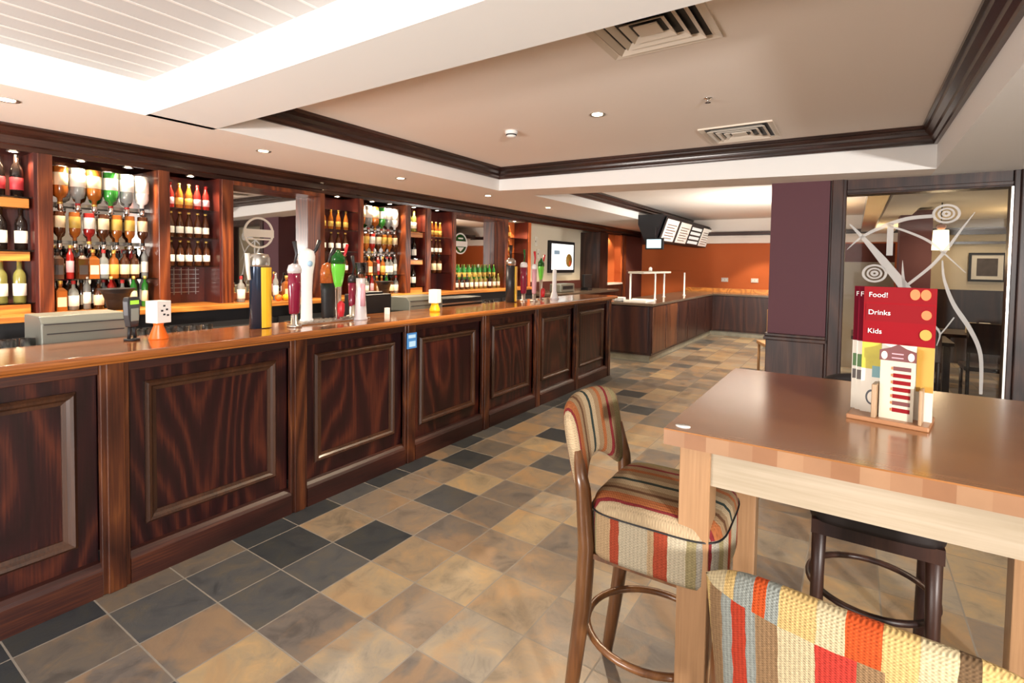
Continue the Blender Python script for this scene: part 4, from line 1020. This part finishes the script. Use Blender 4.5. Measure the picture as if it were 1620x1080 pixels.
# menu holder and menus ----------------------------------------------------
MX, MY = .105, 1.93
mh = empty('menu_holder', (MX, MY, 1.06), 0, 'wooden block holder standing on the tall table with menus', 'menu holder')
rz = -.18
def face(o, d=0): o.rotation_euler = (0, 0, rz); return o
mh.rotation_euler = (0, 0, rz)
bx('base', 'base_wood', -.10, .10, -.07, .09, 0, .014, mh, .003)
bx('side_block', 'holder_wood', -.038, -.026, -.066, -.01, .014, .115, mh, .002)
bx('side_block', 'holder_wood', .074, .082, -.066, -.01, .014, .115, mh, .002)
bx('back_block', 'holder_wood', -.09, .09, .04, .05, .014, .08, mh, .002)
def menu(dx, dy, label, first):
    t = empty('menu_card', (MX, MY, 1.06), rz, label, 'menu', 'tall red menus in the holder')
    a, b = dx - .088, dx + .088
    bx('red_top', 'menu_red' if first else 'menu_red_dark', a, b, dy, dy + .003, .232, .405, t)
    bx('lower_panel', 'offwhite', a, b, dy, dy + .003, .014, .232, t)
    R = Matrix.Translation
    rot = Matrix.Rotation(PI / 2, 4, 'X')
    if first:
        bx('red_band', 'menu_red_mid', a, b, dy - .001, dy, .358, .405, t)
        bx('red_band', 'menu_red_mid', a + .006, b - .004, dy - .0015, dy, .300, .352, t)
        for z, s in ((.380, 'Food!'), (.326, 'Drinks'), (.268, 'Kids')): words('lettering', s, .021, 'white', R((a + .012, dy - .003, z)) @ rot, t)
        bx('picture_field', 'menu_yellow', a, a + .05, dy - .001, dy, .15, .232, t); bx('picture_field', 'menu_gold', b - .04, b, dy - .001, dy, .10, .232, t)
        bx('picture_field', 'menu_teal', a + .028, a + .055, dy - .0015, dy, .125, .16, t); bx('picture_field', 'offwhite', a, a + .05, dy - .001, dy, .014, .15, t)
        m = MB(); m.prism([(a + .03 + .017 * math.cos(i * PI / 10), .062 + .024 * math.sin(i * PI / 10)) for i in range(20)], lambda p: (p[0], dy - .001, p[1]), lambda p: (p[0], dy - .002, p[1])); m.build('wheel_print', 'dark_metal', t)
        m = MB(); m.prism([(a + .03 + .012 * math.cos(i * PI / 10), .062 + .018 * math.sin(i * PI / 10)) for i in range(20)], lambda p: (p[0], dy - .002, p[1]), lambda p: (p[0], dy - .003, p[1])); m.build('wheel_print', 'offwhite', t)
        for z, mt in ((.385, 'menu_orange'), (.326, 'menu_orange'), (.268, 'menu_gold')):
            w = .012 if mt == 'menu_orange' else .014
            for xx in ((b - .05, b - .025) if z > .38 else (b - .022,)):
                m = MB(); m.prism([(xx + w * math.cos(i * PI / 8), z + (.016 if z > .38 or z < .3 else .014) * math.sin(i * PI / 8)) for i in range(16)], lambda p: (p[0], dy - .001, p[1]), lambda p: (p[0], dy - .003, p[1])); m.build('printed_badge', mt, t)
    else:
        words('lettering', 'F', .021, 'white', R((a + .004, dy - .001, .380)) @ rot, t)
        bx('picture_field', 'green_leaf', a + .002, a + .014, dy - .001, dy, .15, .19, t); bx('picture_field', 'pic_dark', a + .002, a + .014, dy - .001, dy, .11, .14, t)
    return t
menu(.012, .000, 'tall red and yellow menu at the front of the holder', True)
menu(-.004, .012, 'tall dark red menu directly behind the front one, second in the holder', False)
menu(-.018, .024, 'tall dark red menu at the back of the holder', False)
t = empty('price_card', (MX, MY, 1.06), rz, 'cream price card with brown header and red lines before the red menus', 'card')
a, b, dy = -.022, .060, -.04
bx('card_sheet', 'card', a, b, dy, dy + .003, .014, .188, t)
m = MB(); m.prism([(a - .003, .188), (b + .003, .188), (b + .003, .218), ((a + b) / 2 + .02, .226), ((a + b) / 2, .238), ((a + b) / 2 - .02, .226), (a - .003, .218)], lambda p: (p[0], dy - .001, p[1]), lambda p: (p[0], dy + .003, p[1])); m.build('card_header', 'menu_brown', t)
for xx in (a + .009, b - .009):
    m = MB(); m.prism([(xx + .0075 * math.cos(i * PI / 8), .203 + .012 * math.sin(i * PI / 8)) for i in range(16)], lambda p: (p[0], dy - .001, p[1]), lambda p: (p[0], dy - .002, p[1])); m.build('header_mark', 'offwhite', t)
bx('header_mark', 'l_pink', (a + b) / 2 - .014, (a + b) / 2 + .014, dy - .002, dy - .001, .208, .211, t); bx('header_mark', 'l_pink', (a + b) / 2 - .014, (a + b) / 2 + .014, dy - .002, dy - .001, .196, .199, t)
for k in range(7): bx('price_line', 'menu_brown' if k in (0, 5) else 'menu_red_mid', a + .032, b - .008, dy - .001, dy, .160 - k * .0205, .172 - k * .0205, t)
for k in range(7): bx('price_mark', 'menu_orange', a + .027, a + .031, dy - .001, dy, .162 - k * .0205, .170 - k * .0205, t)

# ------------------------------------------------------------------ stools
def uvset(o, fn):
    me = o.data; uv = me.uv_layers.new(name='UVMap')
    for p in me.polygons:
        for li in p.loop_indices:
            v = me.vertices[me.loops[li].vertex_index].co; uv.data[li].uv = fn(v, p.normal)
def cushion(par, fab, sidefab, off=0):
    """rounded seat pad z .60-.79"""
    m = MB(); W, D = .205, .205; n = 10; rings = []
    levels = [(.60, .985), (.615, 1.0), (.70, 1.005), (.745, 1.0), (.772, .965), (.788, .88), (.795, .7), (.797, .35)]
    N = 40
    def sq(a, s):
        c, d = math.cos(a), math.sin(a); e = 2 / 5.
        return (W * s * math.copysign(abs(c) ** e, c), .015 + D * s * math.copysign(abs(d) ** e, d))
    vs = []
    for z, s in levels:
        for i in range(N):
            x, y = sq(2 * PI * (i + .5) / N, s); vs.append((x, y, z))
    fs = []
    for k in range(len(levels) - 1):
        for i in range(N): j = (i + 1) % N; fs.append((k * N + i, k * N + j, (k + 1) * N + j, (k + 1) * N + i))
    fs.append(tuple(range(N))[::-1]); fs.append(tuple((len(levels) - 1) * N + i for i in range(N)))
    m.smooth = True; m.add(vs, fs)
    for i in range(len(m.f)):
        m.m[i] = 1 if (i < 3 * N and sidefab) else 0
    o = m.build('seat', [fab] + ([sidefab] if sidefab else []), par)
    me = o.data; uv = me.uv_layers.new(name='UVMap')
    for p in me.polygons:
        side = p.index < 3 * N; cx = p.center.x; cyy = p.center.y - .015
        for li in p.loop_indices:
            v = me.vertices[me.loops[li].vertex_index].co
            if side: uv.data[li].uv = ((v.y if abs(cx) > abs(cyy) else v.x) + off, v.z)
            else: uv.data[li].uv = (v.x + off, v.y)
    return o
def piping(par, mat):
    W, D = .207, .207; N = 40; pts = []
    for i in range(N):
        a = 2 * PI * (i + .5) / N; c, d = math.cos(a), math.sin(a); e = .4
        pts.append((W * math.copysign(abs(c) ** e, c), .015 + D * math.copysign(abs(d) ** e, d), .742))
    MB().tube(pts, .0028, 6, closed=True).build('piping', mat, par)
def backrest(par, fab, off=0, zt=1.06):
    m = MB(); U, V = 28, 12; T_ = .030
    def S(u, v, side):
        top = zt - .035 * abs(u) ** 5 + .010 * (1 - u * u); bot = .775 + .075 * max(0, 1 - (abs(u) / .8) ** 2)
        z = bot + (top - bot) * v
        x = u * (.205 - .012 * (1 - v))
        yc = -.205 - .05 * (z - .78) / .27 - .035 * (1 - u * u)
        e = max(0, 1 - abs(2 * v - 1) ** 5) ** .5 * max(0, 1 - abs(u) ** 10) ** .5
        return (x, yc + side * T_ * e, z)
    vs = []; idx = {}
    us = [-math.cos(PI * i / U) * .5 + (-1 + 2 * i / U) * .5 for i in range(U + 1)]
    vv = [.5 - .5 * math.cos(PI * j / V) for j in range(V + 1)]
    for side in (1, -1):
        for i in range(U + 1):
            for j in range(V + 1):
                edge = i in (0, U) or j in (0, V)
                if edge and side == -1: idx[(side, i, j)] = idx[(1, i, j)]; continue
                idx[(side, i, j)] = len(vs); vs.append(S(us[i], vv[j], side))
    fs = []
    for side in (1, -1):
        for i in range(U):
            for j in range(V):
                f = (idx[(side, i, j)], idx[(side, i + 1, j)], idx[(side, i + 1, j + 1)], idx[(side, i, j + 1)])
                fs.append(f if side == -1 else f[::-1])
    m.smooth = True; m.add(vs, fs); o = m.build('backrest', fab, par)
    uvset(o, lambda v, nn: (v.x + off, v.z))
    return o
def stool(x, y, rz, label, fab, sidefab, wmat, off=0, zf=.585):
    t = empty('bar_stool', (x, y, 0), rz, label, 'bar stool', 'bar stools at the tall table')
    cushion(t, fab, sidefab, off)
    if sidefab: piping(t, 'black')
    backrest(t, fab, off)
    for s in (-1, 1):
        MB().tube([(s * .175, -.25, 0), (s * .178, -.225, .18), (s * .182, -.195, .42), (s * .184, -.185, .62), (s * .186, -.20, .80), (s * .184, -.225, .92)],
                  [.020, .024, .027, .028, .024, .015], 8).build('leg', wmat, t)
        MB().tube([(s * .175, .185, 0), (s * .168, .17, .32), (s * .165, .165, .61)], [.017, .022, .026], 8).build('leg', wmat, t)
    pts = []
    for i in range(36):
        a = 2 * PI * i / 36; pts.append((.205 * math.cos(a), -.025 + .215 * math.sin(a), .30))
    MB().tube(pts, .012, 8, closed=True).build('foot_ring', wmat, t)
    MB().box(-.19, .19, -.17, .20, zf, .602).build('seat_frame', wmat, t)
    return t
stool(-.505, 1.675, -PI / 2 + .02, 'striped bar stool with curved back at the bar side of the tall table', 'fabric', 'fabric_side', 'stool_wood', .02)
stool(.045, 1.085, -.10, 'woven cream, red and blue-grey bar stool back in the near foreground', 'fabric_near', None, 'stool_wood', .21)
stool(.09, 2.36, PI, 'dark bar stool pushed under the far side of the tall table', 'black_seat', None, 'stool_dark', zf=.55)

# ------------------------------------------------------------------ lights
def area(loc, target, w, h, e, col, name='area_light'):
    l = bpy.data.lights.new(name, 'AREA'); l.shape = 'RECTANGLE'; l.size = w; l.size_y = h; l.energy = e; l.color = col
    o = bpy.data.objects.new(name, l); C.objects.link(o); o.location = loc
    d = Vector(target) - Vector(loc); o.rotation_euler = d.to_track_quat('-Z', 'Y').to_euler(); return o
area((2.74, -1.5, 1.62), (-1.5, 3.5, 1.8), .2, .2, 320, (1, .95, .90), 'flash')
area((-1.6, -3.6, 1.5), (-1.6, 3, 1.5), 3.5, 1.6, 40, (1, .97, .95), 'rear_fill')  # fill added behind the camera, no window stands there
area((-2.9, -2.4, .9), (-4.2, 2.6, 2.5), 2.6, .6, 260, (1, .93, .86), 'ceiling_bounce_fill')  # unseen uplight added to brighten the soffit like bounced light
area((-.72, 8.9, 1.7), (-1.8, 9.6, 2.66), .35, .8, 90, (1, .97, .92), 'servery_ceiling_fill')  # panel hidden behind the pier, added to whiten the servery ceiling
# warm lights in servery and dining room
for x, y in ((-1.4, 7.6), (-1.4, 9.8), (-1.2, 11.4)): spot(x, y, 2.6, 200, 115)
spot(-1.7, 12.5, 2.55, 130, 90); spot(-.5, 12.5, 2.55, 130, 90)
for x, y in ((1.6, 10.3), (1.0, 7.6)): spot(x, y, 2.3, 14, 130)
spot(-1.4, .4, 2.58, 12, 120); spot(-2.2, 2.6, 2.63, 40, 100); 
pt = bpy.data.lights.new('lamp', 'POINT'); pt.energy = 12; pt.color = (1, .7, .4); pt.shadow_soft_size = .1; po = bpy.data.objects.new('lamp', pt); C.objects.link(po); po.location = (.87, 8.1, 1.68)
for x, y, e in ((.2, 10.6, 14), (2.2, 9.2, 12)):
    area((x, y, 1.8), (x, y, 2.5), .8, .8, e, (1, .62, .26), 'dining_glow_fill')  # unseen uplights added for an orange glow above the dining room

w = bpy.data.worlds.new('world'); w.use_nodes = True; w.node_tree.nodes['Background'].inputs[0].default_value = (1, .85, .7, 1); w.node_tree.nodes['Background'].inputs[1].default_value = .15
bpy.context.scene.world = w

# ------------------------------------------------------------------ camera
yaw, roll, pit = .5869, .01442, -.0353
fwd = Vector((-math.sin(yaw), math.cos(yaw), 0)); r = Vector((math.cos(yaw), math.sin(yaw), 0)); u = Vector((0, 0, 1))
F = fwd * math.cos(pit) + u * math.sin(pit); u2 = u * math.cos(pit) - fwd * math.sin(pit)
R_ = r * math.cos(roll) + u2 * math.sin(roll); U_ = u2 * math.cos(roll) - r * math.sin(roll)
cam = bpy.data.cameras.new('camera'); co = bpy.data.objects.new('camera', cam); C.objects.link(co)
M = Matrix((R_, U_, -F)).transposed().to_4x4(); M.translation = Vector((0, 0, 1.52)); co.matrix_world = M
cam.sensor_width = 36; cam.lens = 811.7 / 1620 * 36; cam.shift_y = (445.5 - 540) / 1620; cam.clip_start = .05
sc = bpy.context.scene; sc.camera = co
sc.view_settings.view_transform = 'Standard'; sc.view_settings.look = 'None'; sc.view_settings.exposure = 0; sc.view_settings.gamma = 1
